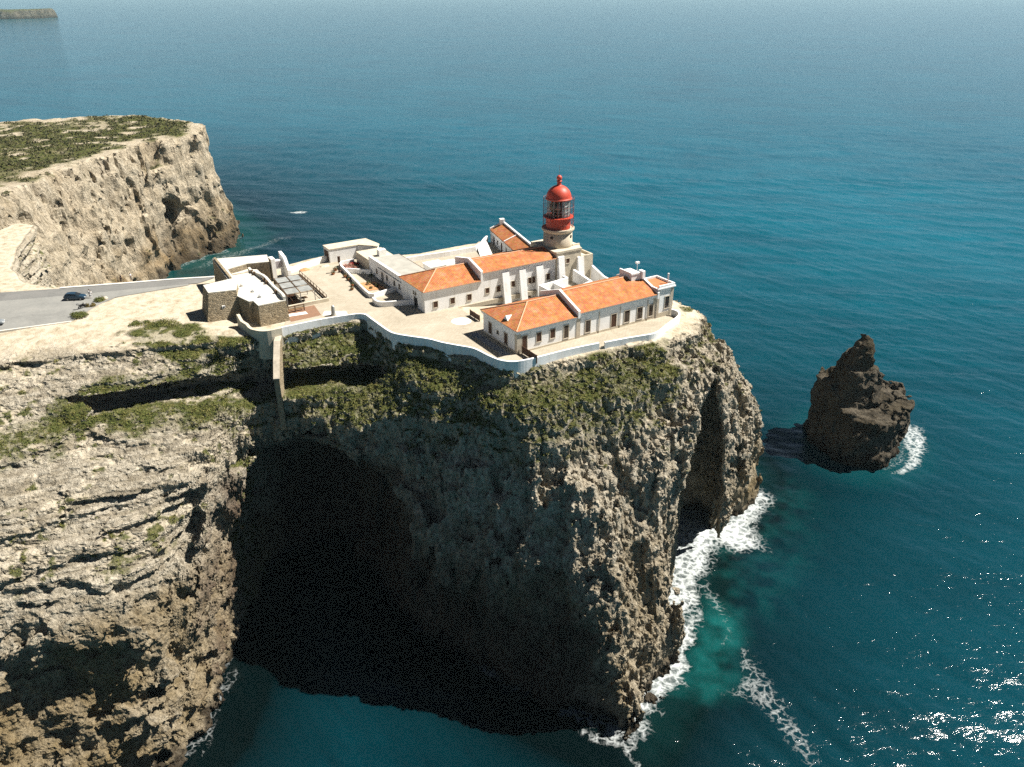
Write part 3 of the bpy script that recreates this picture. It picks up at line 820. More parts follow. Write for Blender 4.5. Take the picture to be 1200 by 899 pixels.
def tile_mat(name, along):
    m, nt, b = new_mat(name)
    tc = nd(nt, 'ShaderNodeTexCoord').outputs['Object']
    sp = nd(nt, 'ShaderNodeSeparateXYZ'); nt.links.new(tc, sp.inputs[0])
    k = mth(nt, 'MULTIPLY', sp.outputs[0 if along == 'x' else 1], 2 * math.pi / 0.36)
    w = mth(nt, 'MULTIPLY_ADD', mth(nt, 'SINE', k), 0.5); w.node.inputs[2].default_value = 0.5
    k2 = mth(nt, 'FRACT', mth(nt, 'MULTIPLY', sp.outputs[1 if along == 'x' else 0], 1 / 0.42))
    n = noise_n(nt, tc, 0.55, 6, 0.65)
    cell = nd(nt, 'ShaderNodeTexVoronoi'); cell.inputs['Scale'].default_value = 2.6
    nt.links.new(tc, cell.inputs['Vector'])
    c = ramp(nt, n, [(0.28, (0.29, 0.105, 0.040)), (0.5, (0.43, 0.165, 0.062)), (0.74, (0.47, 0.25, 0.13))])
    c = mixc(nt, 0.28, c, cell.outputs['Color'], 'SOFT_LIGHT')
    c = mixc(nt, mth(nt, 'MULTIPLY', mth(nt, 'SUBTRACT', 1.0, w), 0.22), c, (0.22, 0.07, 0.03))
    nt.links.new(c, b.inputs['Base Color'])
    b.inputs['Roughness'].default_value = 0.85
    b.inputs['Specular IOR Level'].default_value = 0.2
    h = mth(nt, 'ADD', w, mth(nt, 'MULTIPLY', k2, -0.35))
    bump(nt, b, h, 0.7, 0.07)
    return m

def masonry_mat(name, stone, mortar, sc=1.0):
    m, nt, b = new_mat(name)
    tc = nd(nt, 'ShaderNodeTexCoord').outputs['Object']
    v = nd(nt, 'ShaderNodeTexVoronoi'); v.inputs['Scale'].default_value = 2.2 * sc
    e = nd(nt, 'ShaderNodeTexVoronoi', feature='DISTANCE_TO_EDGE'); e.inputs['Scale'].default_value = 2.2 * sc
    sv = vscale(nt, tc, (1, 1, 1.5))
    nt.links.new(sv, v.inputs['Vector']); nt.links.new(sv, e.inputs['Vector'])
    bw = nd(nt, 'ShaderNodeRGBToBW'); nt.links.new(v.outputs['Color'], bw.inputs[0])
    c = ramp(nt, bw.outputs[0], [(0.2, tuple(x * 0.6 for x in stone)), (0.5, stone), (0.8, tuple(min(1, x * 1.35) for x in stone))])
    c = mixc(nt, ramp(nt, e.outputs['Distance'], [(0.02, (1,) * 3), (0.09, (0,) * 3)]), c, mortar)
    c = mixc(nt, ramp(nt, noise_n(nt, tc, 0.4, 5, 0.65), [(0.4, (0,) * 3), (0.7, (0.5,) * 3)]), c, mortar)
    nt.links.new(c, b.inputs['Base Color'])
    b.inputs['Roughness'].default_value = 0.95
    b.inputs['Specular IOR Level'].default_value = 0.1
    bump(nt, b, ramp(nt, e.outputs['Distance'], [(0.0, (0,) * 3), (0.2, (1,) * 3)]), 0.8, 0.12)
    return m

def ground_mat(name, cols, sc=0.6, slabs=0.0):
    m, nt, b = new_mat(name)
    pos = nd(nt, 'ShaderNodeNewGeometry').outputs['Position']
    n1 = noise_n(nt, pos, 0.16 * sc, 6, 0.65, 0.6); n2 = noise_n(nt, pos, 1.7 * sc, 6, 0.7)
    f = mth(nt, 'ADD', mth(nt, 'MULTIPLY', n1, 0.6), mth(nt, 'MULTIPLY', n2, 0.4))
    c = ramp(nt, f, [(0.36, cols[0]), (0.5, cols[1]), (0.64, cols[2])])
    if slabs:
        br = nd(nt, 'ShaderNodeTexBrick')
        br.inputs['Scale'].default_value = 1.0 / slabs
        br.inputs['Mortar Size'].default_value = 0.02
        br.inputs['Color1'].default_value = (1, 1, 1, 1); br.inputs['Color2'].default_value = (0.86, 0.85, 0.82, 1); br.inputs['Mortar'].default_value = (0.62, 0.6, 0.56, 1)
        mp = nd(nt, 'ShaderNodeMapping'); mp.inputs['Rotation'].default_value = (0, 0, -R(32.1))
        nt.links.new(pos, mp.inputs['Vector']); nt.links.new(mp.outputs[0], br.inputs['Vector'])
        c = mixc(nt, 0.7, c, br.outputs['Color'], 'MULTIPLY')
    nt.links.new(c, b.inputs['Base Color'])
    b.inputs['Roughness'].default_value = 0.95
    b.inputs['Specular IOR Level'].default_value = 0.1
    bump(nt, b, n2, 0.5, 0.06)
    return m

WHITE = white_mat()
TILE_X, TILE_Y = tile_mat('roof_tiles', 'x'), tile_mat('roof_tiles_end', 'y')
RIDGE = plain_mat('ridge_tiles', (0.62, 0.36, 0.22), 0.85)
STONE = plain_mat('dressed_stone', (0.50, 0.44, 0.35), 0.9, 0.15, 0.25, 1.2, bumpd=0.04)
CREAM = plain_mat('cream_plaster', (0.55, 0.49, 0.38), 0.9, 0.15, 0.18, 0.7, bumpd=0.04)
TOWER = plain_mat('tower_stone', (0.50, 0.435, 0.335), 0.9, 0.15, 0.22, 0.6, bumpd=0.05)
RUBBLE = masonry_mat('rubble_masonry', (0.26, 0.205, 0.13), (0.33, 0.28, 0.20))
DARKRUB = masonry_mat('grey_rubble_masonry', (0.24, 0.21, 0.16), (0.30, 0.27, 0.21), 0.9)
FLATROOF = plain_mat('pale_flat_roof', (0.56, 0.54, 0.48), 0.95, 0.1, 0.16, 0.5, bumpd=0.03)
GREYROOF = plain_mat('grey_roof_sheet', (0.36, 0.35, 0.31), 0.9, 0.15, 0.2, 0.5)
BROWN = plain_mat('brown_paint', (0.07, 0.033, 0.018), 0.7)
WOODD = plain_mat('weathered_wood', (0.10, 0.06, 0.03), 0.8)
REDP = plain_mat('red_paint', (0.50, 0.060, 0.030), 0.5, 0.4, 0.22, 0.8)
BLACK = plain_mat('black_rubber', (0.012, 0.012, 0.013), 0.7)
STEEL = plain_mat('grey_metal', (0.30, 0.31, 0.32), 0.45, 0.5, 0.1, 2.0, metal=0.7)
WMETAL = plain_mat('white_metal', (0.78, 0.78, 0.77), 0.5, 0.4, 0.05)
PATIO = plain_mat('brown_tiles', (0.24, 0.14, 0.09), 0.8, 0.2, 0.2, 1.5)
TERRA = plain_mat('terracotta', (0.45, 0.17, 0.07), 0.85)
EARTH = plain_mat('red_earth', (0.50, 0.27, 0.13), 0.95, 0.1, 0.3, 1.2, bumpd=0.1)
LEAF = plain_mat('leaves', (0.055, 0.075, 0.025), 0.7, 0.2, 0.35, 1.3)
LEAFDRY = plain_mat('dry_leaves', (0.13, 0.10, 0.035), 0.8, 0.15, 0.35, 1.1)
REDFL = plain_mat('red_flowers', (0.55, 0.06, 0.05), 0.7, 0.2, 0.2, 3.0)
PINKFL = plain_mat('pink_flowers', (0.60, 0.28, 0.22), 0.7, 0.2, 0.3, 3.0)
SKIN = plain_mat('skin', (0.42, 0.24, 0.16), 0.6)
HAIR = plain_mat('dark_hair', (0.03, 0.02, 0.015), 0.6)
def cloth(n, c): return plain_mat(n, c, 0.9, 0.1, 0.15, 6.0)
C_WHITE, C_DARK, C_BLUE, C_BLACK = cloth('white_cloth', (0.75, 0.74, 0.72)), cloth('grey_cloth', (0.09, 0.09, 0.10)), cloth('blue_cloth', (0.05, 0.09, 0.18)), cloth('black_cloth', (0.015, 0.014, 0.016))

def glass_mat(name, col, rough=0.08):
    m, nt, b = new_mat(name)
    tc = nd(nt, 'ShaderNodeTexCoord').outputs['Object']
    nt.links.new(ramp(nt, noise_n(nt, tc, 0.8, 3), [(0.35, tuple(c * 0.7 for c in col)), (0.65, col)]), b.inputs['Base Color'])
    b.inputs['Roughness'].default_value = rough
    b.inputs['Specular IOR Level'].default_value = 0.6
    return m
PANE = glass_mat('window_pane', (0.030, 0.022, 0.017))
PANELG = glass_mat('pale_glass_panel', (0.36, 0.37, 0.35), 0.25)
CARGLASS = glass_mat('car_glass', (0.02, 0.025, 0.03))
LENS = glass_mat('lens_glass', (0.13, 0.085, 0.05), 0.3)
LANTERN_GLASS, _nt, _b = new_mat('lantern_glass')
_b.inputs['Base Color'].default_value = (0.86, 0.9, 0.88, 1)
_b.inputs['Roughness'].default_value = 0.05
_tr = nd(_nt, 'ShaderNodeBsdfTransparent'); _tr.inputs[0].default_value = (0.88, 0.92, 0.9, 1)
_mx = nd(_nt, 'ShaderNodeMixShader'); _fr = nd(_nt, 'ShaderNodeFresnel'); _fr.inputs[0].default_value = 1.5
_gl = nd(_nt, 'ShaderNodeBsdfGlossy'); _gl.inputs['Roughness'].default_value = 0.2
_fa = mth(_nt, 'MULTIPLY', _fr.outputs[0], 0.6, True)
_nt.links.new(_fa, _mx.inputs[0]); _nt.links.new(_tr.outputs[0], _mx.inputs[1]); _nt.links.new(_gl.outputs[0], _mx.inputs[2])
_nt.links.new(_mx.outputs[0], _nt.nodes['Material Output'].inputs['Surface'])

PAVE = ground_mat('pale_paving', [(0.33, 0.29, 0.225), (0.41, 0.365, 0.29), (0.47, 0.42, 0.345)], 1.0, 1.6)
ASPHALT = ground_mat('worn_asphalt', [(0.18, 0.18, 0.17), (0.225, 0.225, 0.21), (0.265, 0.26, 0.24)], 1.0)
ROADM = ground_mat('road_asphalt', [(0.13, 0.13, 0.125), (0.165, 0.165, 0.157), (0.20, 0.195, 0.185)], 1.0)

# ------------------------------------------------------------------ mesh builder and the compound's own axes
ANG = R(32.1)
OX, OY = 0.94, 131.8
E1 = (math.cos(ANG), math.sin(ANG)); E2 = (-E1[1], E1[0])
def W(a, b, z=0.0): return Vector((OX + a * E1[0] + b * E2[0], OY + a * E1[1] + b * E2[1], z))
def LOC(x, y):
    dx, dy = x - OX, y - OY
    return (dx * E1[0] + dy * E1[1], dx * E2[0] + dy * E2[1])

class MB:
    def __init__(s): s.v = []; s.f = []; s.mi = []
    def add(s, vs, fs, mi=0):
        n = len(s.v); s.v += [tuple(v) for v in vs]
        for f in fs: s.f.append([i + n for i in f]); s.mi.append(mi)
        return s
    def box(s, a0, a1, b0, b1, z0, z1, mi=0):
        vs = [(a, b, z) for z in (z0, z1) for a, b in ((a0, b0), (a1, b0), (a1, b1), (a0, b1))]
        return s.add(vs, [(3, 2, 1, 0), (4, 5, 6, 7), (0, 1, 5, 4), (1, 2, 6, 5), (2, 3, 7, 6), (3, 0, 4, 7)], mi)
    def prism(s, poly, z0, z1, mi=0, base=None, mtop=None):
        """poly counter-clockwise; base: other footprint at z0; z0/z1 number or list."""
        n = len(poly); base = base or poly
        zz0 = z0 if isinstance(z0, (list, tuple)) else [z0] * n
        zz1 = z1 if isinstance(z1, (list, tuple)) else [z1] * n
        ar = sum(poly[i][0] * poly[(i + 1) % n][1] - poly[(i + 1) % n][0] * poly[i][1] for i in range(n))
        vs = [(p[0], p[1], z) for p, z in zip(base, zz0)] + [(p[0], p[1], z) for p, z in zip(poly, zz1)]
        side = [(i, (i + 1) % n, n + (i + 1) % n, n + i) for i in range(n)]
        top = tuple(range(n, 2 * n)); bot = tuple(range(n))[::-1]
        if ar < 0:
            side = [f[::-1] for f in side]; top = top[::-1]; bot = bot[::-1]
        s.add(vs, side + [bot], mi)
        s.add([(p[0], p[1], z) for p, z in zip(poly, zz1)], [tuple(range(n)) if ar >= 0 else tuple(range(n))[::-1]], mi if mtop is None else mtop)
        return s
    def tube(s, pts, r, n=8, mi=0, cap=True):
        pts = [Vector(p) for p in pts]; rings = []
        rs = r if isinstance(r, (list, tuple)) else [r] * len(pts)
        vs = []
        for i, p in enumerate(pts):
            d = (pts[min(i + 1, len(pts) - 1)] - pts[max(i - 1, 0)]).normalized()
            u = d.cross(Vector((0, 0, 1)))
            u = u.normalized() if u.length > 1e-3 else Vector((1, 0, 0))
            w = d.cross(u)
            for k in range(n):
                t = 2 * math.pi * k / n
                vs.append(p + (u * math.cos(t) + w * math.sin(t)) * rs[i])
        fs = [(i * n + k, i * n + (k + 1) % n, (i + 1) * n + (k + 1) % n, (i + 1) * n + k) for i in range(len(pts) - 1) for k in range(n)]
        if cap: fs += [tuple(range(n))[::-1], tuple(range((len(pts) - 1) * n, len(pts) * n))]
        return s.add(vs, fs, mi)
    def lathe(s, c, prof, n=32, mi=0):
        vs = []
        for r, z in prof:
            for k in range(n):
                t = 2 * math.pi * k / n
                vs.append((c[0] + r * math.cos(t), c[1] + r * math.sin(t), z))
        m = len(prof)
        fs = [(i * n + k, i * n + (k + 1) % n, (i + 1) * n + (k + 1) % n, (i + 1) * n + k) for i in range(m - 1) for k in range(n)]
        fs += [tuple(range(n))[::-1], tuple(range((m - 1) * n, m * n))]
        return s.add(vs, fs, mi)
    def wallpath(s, pts, th, z0, ztops, mi=0):
        """wall of thickness th along a polyline, zz top heights per point."""
        n = len(pts); P2 = [Vector((p[0], p[1])) for p in pts]
        def spread(q):   # one height, or heights spread evenly along the run
            if not isinstance(q, (list, tuple)): return [q] * n
            return [float(v) for v in np.interp(np.linspace(0, 1, n), np.linspace(0, 1, len(q)), q)]
        zt, zb = spread(ztops), spread(z0)
        vs = []
        for i in range(n):
            d = (P2[min(i + 1, n - 1)] - P2[max(i - 1, 0)]).normalized()
            nn = Vector((-d.y, d.x)) * th / 2
            for q, z in ((P2[i] - nn, zb[i]), (P2[i] + nn, zb[i]), (P2[i] + nn, zt[i]), (P2[i] - nn, zt[i])):
                vs.append((q.x, q.y, z))
        fs = [(i * 4 + k, (i + 1) * 4 + k, (i + 1) * 4 + (k + 1) % 4, i * 4 + (k + 1) % 4) for i in range(n - 1) for k in range(4)]
        fs += [(3, 2, 1, 0), tuple((n - 1) * 4 + k for k in range(4))]
        return s.add(vs, fs, mi)

def fix_normals(o, smooth_angle=None):
    bm = bmesh.new(); bm.from_mesh(o.data)
    bmesh.ops.recalc_face_normals(bm, faces=bm.faces)
    bm.to_mesh(o.data); bm.free()
    return o

class Thing:
    """an Empty at the thing's base, parts given in compound coordinates (a, b, z)."""
    def __init__(s, name, label, cat, a, b, z, group=None, world=False, rot=0.0):
        s.o = bpy.data.objects.new(name, None); COL.objects.link(s.o)
        s.o.empty_display_size = 0.5
        s.world = world
        s.org = (a, b, z)
        s.o.location = Vector((a, b, z)) if world else W(a, b, z)
        s.o.rotation_euler = (0, 0, rot if world else ANG)
        tag(s.o, label, cat, group)
    def part(s, name, mb, mats, parent=None, label=None, smooth=False, world_geo=False):
        if s.world:   # geometry already local to the thing
            vs = mb.v
        else:
            vs = [(v[0] - s.org[0], v[1] - s.org[1], v[2] - s.org[2]) for v in mb.v]
        o = link_mesh(name, vs, mb.f, mats, parent or s.o, smooth, mb.mi)
        fix_normals(o)
        if label: o['label'] = label
        return o

def solo(name, mb, mats, label, cat, a, b, z, group=None, smooth=False, kind=None):
    """a thing that is one mesh, geometry in compound coordinates."""
    vs = [(v[0] - a, v[1] - b, v[2] - z) for v in mb.v]
    o = link_mesh(name, vs, mb.f, mats, None, smooth, mb.mi)
    fix_normals(o)
    o.location = W(a, b, z); o.rotation_euler = (0, 0, ANG)
    return tag(o, label, cat, group, kind)

# windows and doors on a wall; facing: 'f' = -b side, 'l' = -a side
def opening(T, name, u0, u1, z0, z1, plane, facing='f', frame=STONE, fill=PANE, fw=0.16, muntin=None, parent=None, arch=0.0):
    def bx(mb, ua, ub, za, zb, d0, d1, mi=0):
        if facing == 'f': mb.box(ua, ub, plane - d1, plane - d0, za, zb, mi)
        elif facing == 'l': mb.box(plane - d1, plane - d0, ua, ub, za, zb, mi)
    fr = MB()
    isdoor = 'door' in name
    bx(fr, u0 - fw, u0, z0, z1, -0.1, 0.07); bx(fr, u1, u1 + fw, z0, z1, -0.1, 0.07)
    bx(fr, u0 - fw, u1 + fw, z1, z1 + fw, -0.1, 0.09)
    if not isdoor: bx(fr, u0 - fw - 0.05, u1 + fw + 0.05, z0 - 0.13, z0, -0.1, 0.13)
    f = MB()
    bx(f, u0, u1, z0, z1, -0.1, 0.012)
    if muntin is not None:
        um = (u0 + u1) / 2
        bx(f, um - 0.04, um + 0.04, z0, z1, 0.0, 0.035, 1)
        nrow = 3 if (z1 - z0) > 1.4 else 2
        for k in range(1, nrow):
            zz = z0 + (z1 - z0) * k / nrow
            bx(f, u0, u1, zz - 0.03, zz + 0.03, 0.0, 0.03, 1)
    mats = [fill, muntin] if muntin is not None else [fill]
    w = T.part(name, fr, frame, parent)
    T.part('leaf' if isdoor else 'pane', f, mats, w)
    return w

# ------------------------------------------------------------------ the paved and trodden ground
WALLP = [(-44.9, 142.2), (-38.3, 146.4), (-34.4, 148.3), (-30.05, 149.9), (-28.2, 147.0), (-25.9, 143.6), (-24.0, 140.8), (-22.6, 139.2), (-19.4, 137.9), (-15.6, 136.7), (-14.0, 135.6), (-12.7, 134.8), (-9.5, 133.4), (-7.6, 132.7), (-6.3, 131.7), (-4.3, 129.2), (-2.5, 127.4), (-1.2, 126.7), (0.1, 126.45), (1.6, 126.8), (4.3, 128.2), (10.1, 131.8), (16.2, 134.7)]
WALLQ = [(17.3, 135.2), (21.8, 137.3), (24.7, 138.4), (26.9, 139.2), (28.4, 140.6), (29.4, 142.2), (31.1, 144.6), (33.4, 147.7), (34.0, 149.2), (33.6, 150.6), (32.6, 151.0)]
def sheet(name, poly, z, th, mat, kind='structure'):
    m = MB().prism(poly, z - th, z)
    o = link_mesh(name, m.v, m.f, mat); fix_normals(o); return tag(o, kind=kind)
def ab(pts): return [tuple(W(a, b)[:2]) for a, b in pts]
yard_poly = WALLP + WALLQ + ab([(36.5, 0.0), (36.5, 13), (35.0, 14), (2.2, 13.2), (2.2, 26.6), (38, 26.6), (38, 40), (33, 63), (30, 66), (22, 60), (3, 60), (2, 75), (-11, 75), (-22, 67), (-26, 68), (-36, 71), (-36, 40), (-31, 38), (-33, 34)])
sheet('paved_terrace', yard_poly, 60.0, 0.9, PAVE)
sheet('yard_slope', ab([(2.3, 12.0), (13.5, 12.0), (13.5, 27.5), (2.3, 27.5)]), 59.9, 0.2, PAVE)
_o = bpy.data.objects['yard_slope']
for v in _o.data.vertices:
    a_, b_ = LOC(v.co.x, v.co.y)
    if a_ > 8: v.co.z -= 1.75
sheet('lower_yard', ab([(13.5, 12.0), (37.5, 12.0), (37.5, 27.5), (13.5, 27.5)]), 58.15, 0.2, PAVE)
sheet('paved_strip', ab([(-1.1, 0.2), (-1.1, 12.6), (-2.6, 12.6), (-2.6, 0.6)]), 60.015, 0.1, plain_mat('grey_paving', (0.26, 0.27, 0.28), 0.9))
_c = W(-0.9, 18.6)
sheet('white_paved_circle', [(-10.2 + 2.0 * math.cos(t), 147.75 + 1.9 * math.sin(t)) for t in np.linspace(0, 2 * math.pi, 28)[:-1]], 60.015, 0.1, plain_mat('white_paving', (0.80, 0.79, 0.76), 0.9))
# car park and road
sheet('car_park', LOT, 60.02, 0.3, ASPHALT)
sheet('road', ROAD, 60.03, 0.3, ROADM)
sheet('kerb_line', [(-101, 167.0), (-88.5, 170.0), (-78, 172.9), (-69.0, 174.6), (-69.2, 175.3), (-78.2, 173.6), (-88.7, 170.75), (-101.1, 167.7)], 60.14, 0.5, plain_mat('kerb_concrete', (0.62, 0.60, 0.55), 0.9))
sheet('kerb_edge', [(-170, 138.5), (-102, 141.5), (-92, 145.8), (-88.7, 147.2), (-88.7, 147.7), (-92, 146.3), (-102, 142.0), (-170, 139.0)], 60.12, 0.5, plain_mat('kerb_stone', (0.60, 0.57, 0.5), 0.9))

# ------------------------------------------------------------------ near long house
def near_house():
    T = Thing('long_house', 'long white house nearest the cliff edge with a lower and a higher orange roof', 'house', 0, 0, 60)
    w = MB().box(0, 13.35, 0, 12.2, 57.4, 64.1)
    w.box(13.35, 33.2, 0.0, 12.2, 57.4, 64.85)
    w.box(33.2, 37.4, -0.15, 5.0, 57.4, 66.3)
    w.box(33.2, 36.4, 5.0, 12.2, 57.4, 65.0)
    wall = T.part('wall', w, WHITE)
    c = MB().box(-0.28, 13.3, -0.28, 0.0, 64.1, 64.5); c.box(-0.28, 0.0, 0.0, 12.48, 64.1, 64.5); c.box(-0.28, 13.3, 12.2, 12.48, 64.1, 64.5)
    c.box(-0.12, 13.3, -0.12, -0.002, 63.86, 64.1); c.box(-0.12, -0.002, 0, 12.3, 63.86, 64.1)
    c.box(13.9, 33.2, -0.34, 0.0, 64.75, 65.15); c.box(13.9, 33.2, -0.14, -0.002, 64.45, 64.75); c.box(13.9, 33.2, 12.2, 12.5, 64.75, 65.15)
    c.box(33.05, 37.75, -0.45, 5.3, 66.1, 66.34)
    T.part('cornice', c, WHITE, wall)
    for k, (a0, a1, b0, b1, zt) in enumerate(((-0.09, 0.75, -0.09, 0.0, 63.86), (13.3, 14.2, -0.09, 0.0, 64.45), (32.4, 33.1, -0.09, 0.0, 64.45), (36.7, 37.46, -0.22, -0.15, 66.1), (33.2, 33.8, -0.22, -0.15, 66.1))):
        p = MB().box(a0, a1, b0, b1, 59.5, zt)
        if k == 0: p.box(-0.09, 0.0, 0.0, 0.7, 59.5, 63.86)
        T.part('pilaster', p, STONE, wall)
    pl = MB().box(0.75, 13.3, -0.05, 0, 59.5, 60.35); pl.box(14.2, 32.4, -0.06, 0, 59.3, 60.45); pl.box(-0.05, 0, 0.7, 12.2, 59.5, 60.35); pl.box(33.8, 36.7, -0.2, -0.15, 59.3, 61.0)
    T.part('plinth', pl, CREAM, wall)
    # low hipped roof
    def hip(a0, a1, b0, b1, ze, ar, zr, mb):
        bm_ = (b0 + b1) / 2
        vs = [(a0, b0, ze), (a1, b0, ze), (a1, b1, ze), (a0, b1, ze), (ar, bm_, zr), (a1, bm_, zr)]
        mb.add(vs, [(0, 1, 5, 4), (2, 3, 4, 5)], 0); mb.add(vs, [(3, 0, 4)], 1)
        lo = [(x, y, z - 0.12) for x, y, z in vs[:4]]
        mb.add(vs[:4] + lo, [(0, 4, 5, 1), (1, 5, 6, 2), (2, 6, 7, 3), (3, 7, 4, 0), (4, 7, 6, 5)], 2)
    r = MB(); hip(-0.42, 13.32, -0.42, 12.62, 64.62, 6.1, 67.0, r)
    rl = T.part('roof', r, [TILE_X, TILE_Y, RIDGE], label='lower hipped orange tile roof')
    rd = MB().tube([(-0.42, -0.42, 64.66), (6.1, 6.1, 67.05)], 0.12, 6); rd.tube([(-0.42, 12.62, 64.66), (6.1, 6.1, 67.05)], 0.12, 6); rd.tube([(6.1, 6.1, 67.05), (13.3, 6.1, 67.05)], 0.12, 6)
    T.part('ridge', rd, RIDGE, rl)
    d = MB()
    d.add([(0.5, 4.0, 65.0), (0.5, 5.6, 65.0), (1.9, 4.8, 65.75), (0.5, 4.8, 65.85)], [(0, 1, 3), (0, 3, 2), (3, 1, 2), (0, 2, 1)])
    T.part('roof_vent', d, WMETAL, rl)
    g = MB(); 
    vs = [(13.8, -0.46, 65.27), (33.0, -0.46, 65.27), (33.0, 6.1, 67.6), (13.8, 6.1, 67.6), (33.0, 12.66, 65.27), (13.8, 12.66, 65.27)]
    g.add(vs, [(0, 1, 2, 3), (3, 2, 4, 5)], 0)
    lo = [(x, y, z - 0.12) for x, y, z in vs]
    g.add(vs + lo, [(0, 6, 7, 1), (5, 4, 10, 11), (6, 11, 10, 7), (0, 3, 5, 11, 9, 6)[:4], (1, 7, 10, 4)], 1)
    rh = T.part('roof', g, [TILE_X, RIDGE], label='higher ridged orange tile roof')
    T.part('ridge', MB().tube([(13.8, 6.1, 67.64), (33.0, 6.1, 67.64)], 0.13, 6), RIDGE, rh)
    def gable(a0, a1, z_e, z_r, mb, b0=-0.5, b1=12.7):
        bm_ = 6.1
        sec = [(b0, 64.3), (b1, 64.3), (b1, z_e), (bm_, z_r), (b0, z_e)]
        vs = [(a0, b, z) for b, z in sec] + [(a1, b, z) for b, z in sec]
        mb.add(vs, [(4, 3, 2, 1, 0), (5, 6, 7, 8, 9)] + [(i, (i + 1) % 5, 5 + (i + 1) % 5, 5 + i) for i in range(5)])
    for q in ((13.32, 13.82, 65.75, 68.1), (33.0, 33.45, 65.65, 67.95)):
        gb = MB(); gable(*q, gb); T.part('parapet', gb, WHITE, wall)
    tp = MB()
    tp.box(33.46, 37.6, -0.3, 0.0, 66.34, 66.85); tp.box(37.3, 37.6, 0.0, 4.9, 66.34, 66.85); tp.box(33.46, 37.6, 4.9, 5.2, 66.34, 66.85)
    T.part('parapet', tp, WHITE, wall)
    T.part('roof', MB().box(33.46, 37.28, 0.02, 4.88, 66.32, 66.4), TERRA, label='small flat roof inside the end parapet')
    ch = MB().box(30.2, 32.98, 4.6, 8.4, 66.6, 68.3); ch.box(30.1, 33.1, 4.5, 4.8, 68.3, 68.6); ch.box(30.1, 30.4, 4.8, 8.4, 68.3, 68.75); ch.box(32.5, 33.2, 3.9, 5.2, 67.3, 68.9)
    T.part('chimney', ch, WHITE)
    an = MB().tube([(32.4, 5.6, 68.3), (32.4, 5.6, 70.2)], 0.06, 6); an.box(32.0, 32.8, 5.35, 5.85, 70.1, 70.5)
    T.part('weather_mast', an, WMETAL)
    T.part('vent_pipe', MB().tube([(37.0, 1.2, 66.4), (37.0, 1.2, 68.3)], 0.13, 8).lathe((37.0, 1.2), [(0.2, 68.3), (0.2, 68.5), (0.02, 68.55)], 8), WMETAL)
    for a in (18.7, 23.9, 30.9): T.part('downpipe', MB().tube([(a, -0.1, 59.9), (a, -0.1, 64.7)], 0.07, 6), STONE, wall)
    # doors and windows, front
    opening(T, 'door', 1.05, 2.1, 60.0, 63.25, 0, fill=BROWN)
    for a in (4.25, 7.35): opening(T, 'window', a, a + 1.0, 61.4, 63.2, 0, fill=BROWN, fw=0.13)
    opening(T, 'window', 10.45, 11.45, 60.7, 63.25, 0, muntin=BROWN)
    opening(T, 'window', 15.5, 16.6, 60.75, 63.2, 0, muntin=BROWN)
    opening(T, 'door', 21.8, 23.0, 60.0, 63.15, 0, fill=BROWN)
    for a in (25.05, 28.35, 31.35): opening(T, 'window', a, a + (1.25 if a < 31 else 1.0), 60.75, 63.2, 0, muntin=BROWN)
    opening(T, 'window', 35.4, 36.45, 61.7, 64.2, -0.15, muntin=BROWN)
    # end wall
    opening(T, 'window', 9.05, 10.1, 60.75, 62.85, 0, 'l', fill=BROWN)
    opening(T, 'window', 6.5, 7.1, 61.6, 62.2, 0, 'l', fw=0.1)
    opening(T, 'window', 3.35, 4.4, 60.6, 62.75, 0, 'l', fill=BROWN)
near_house()

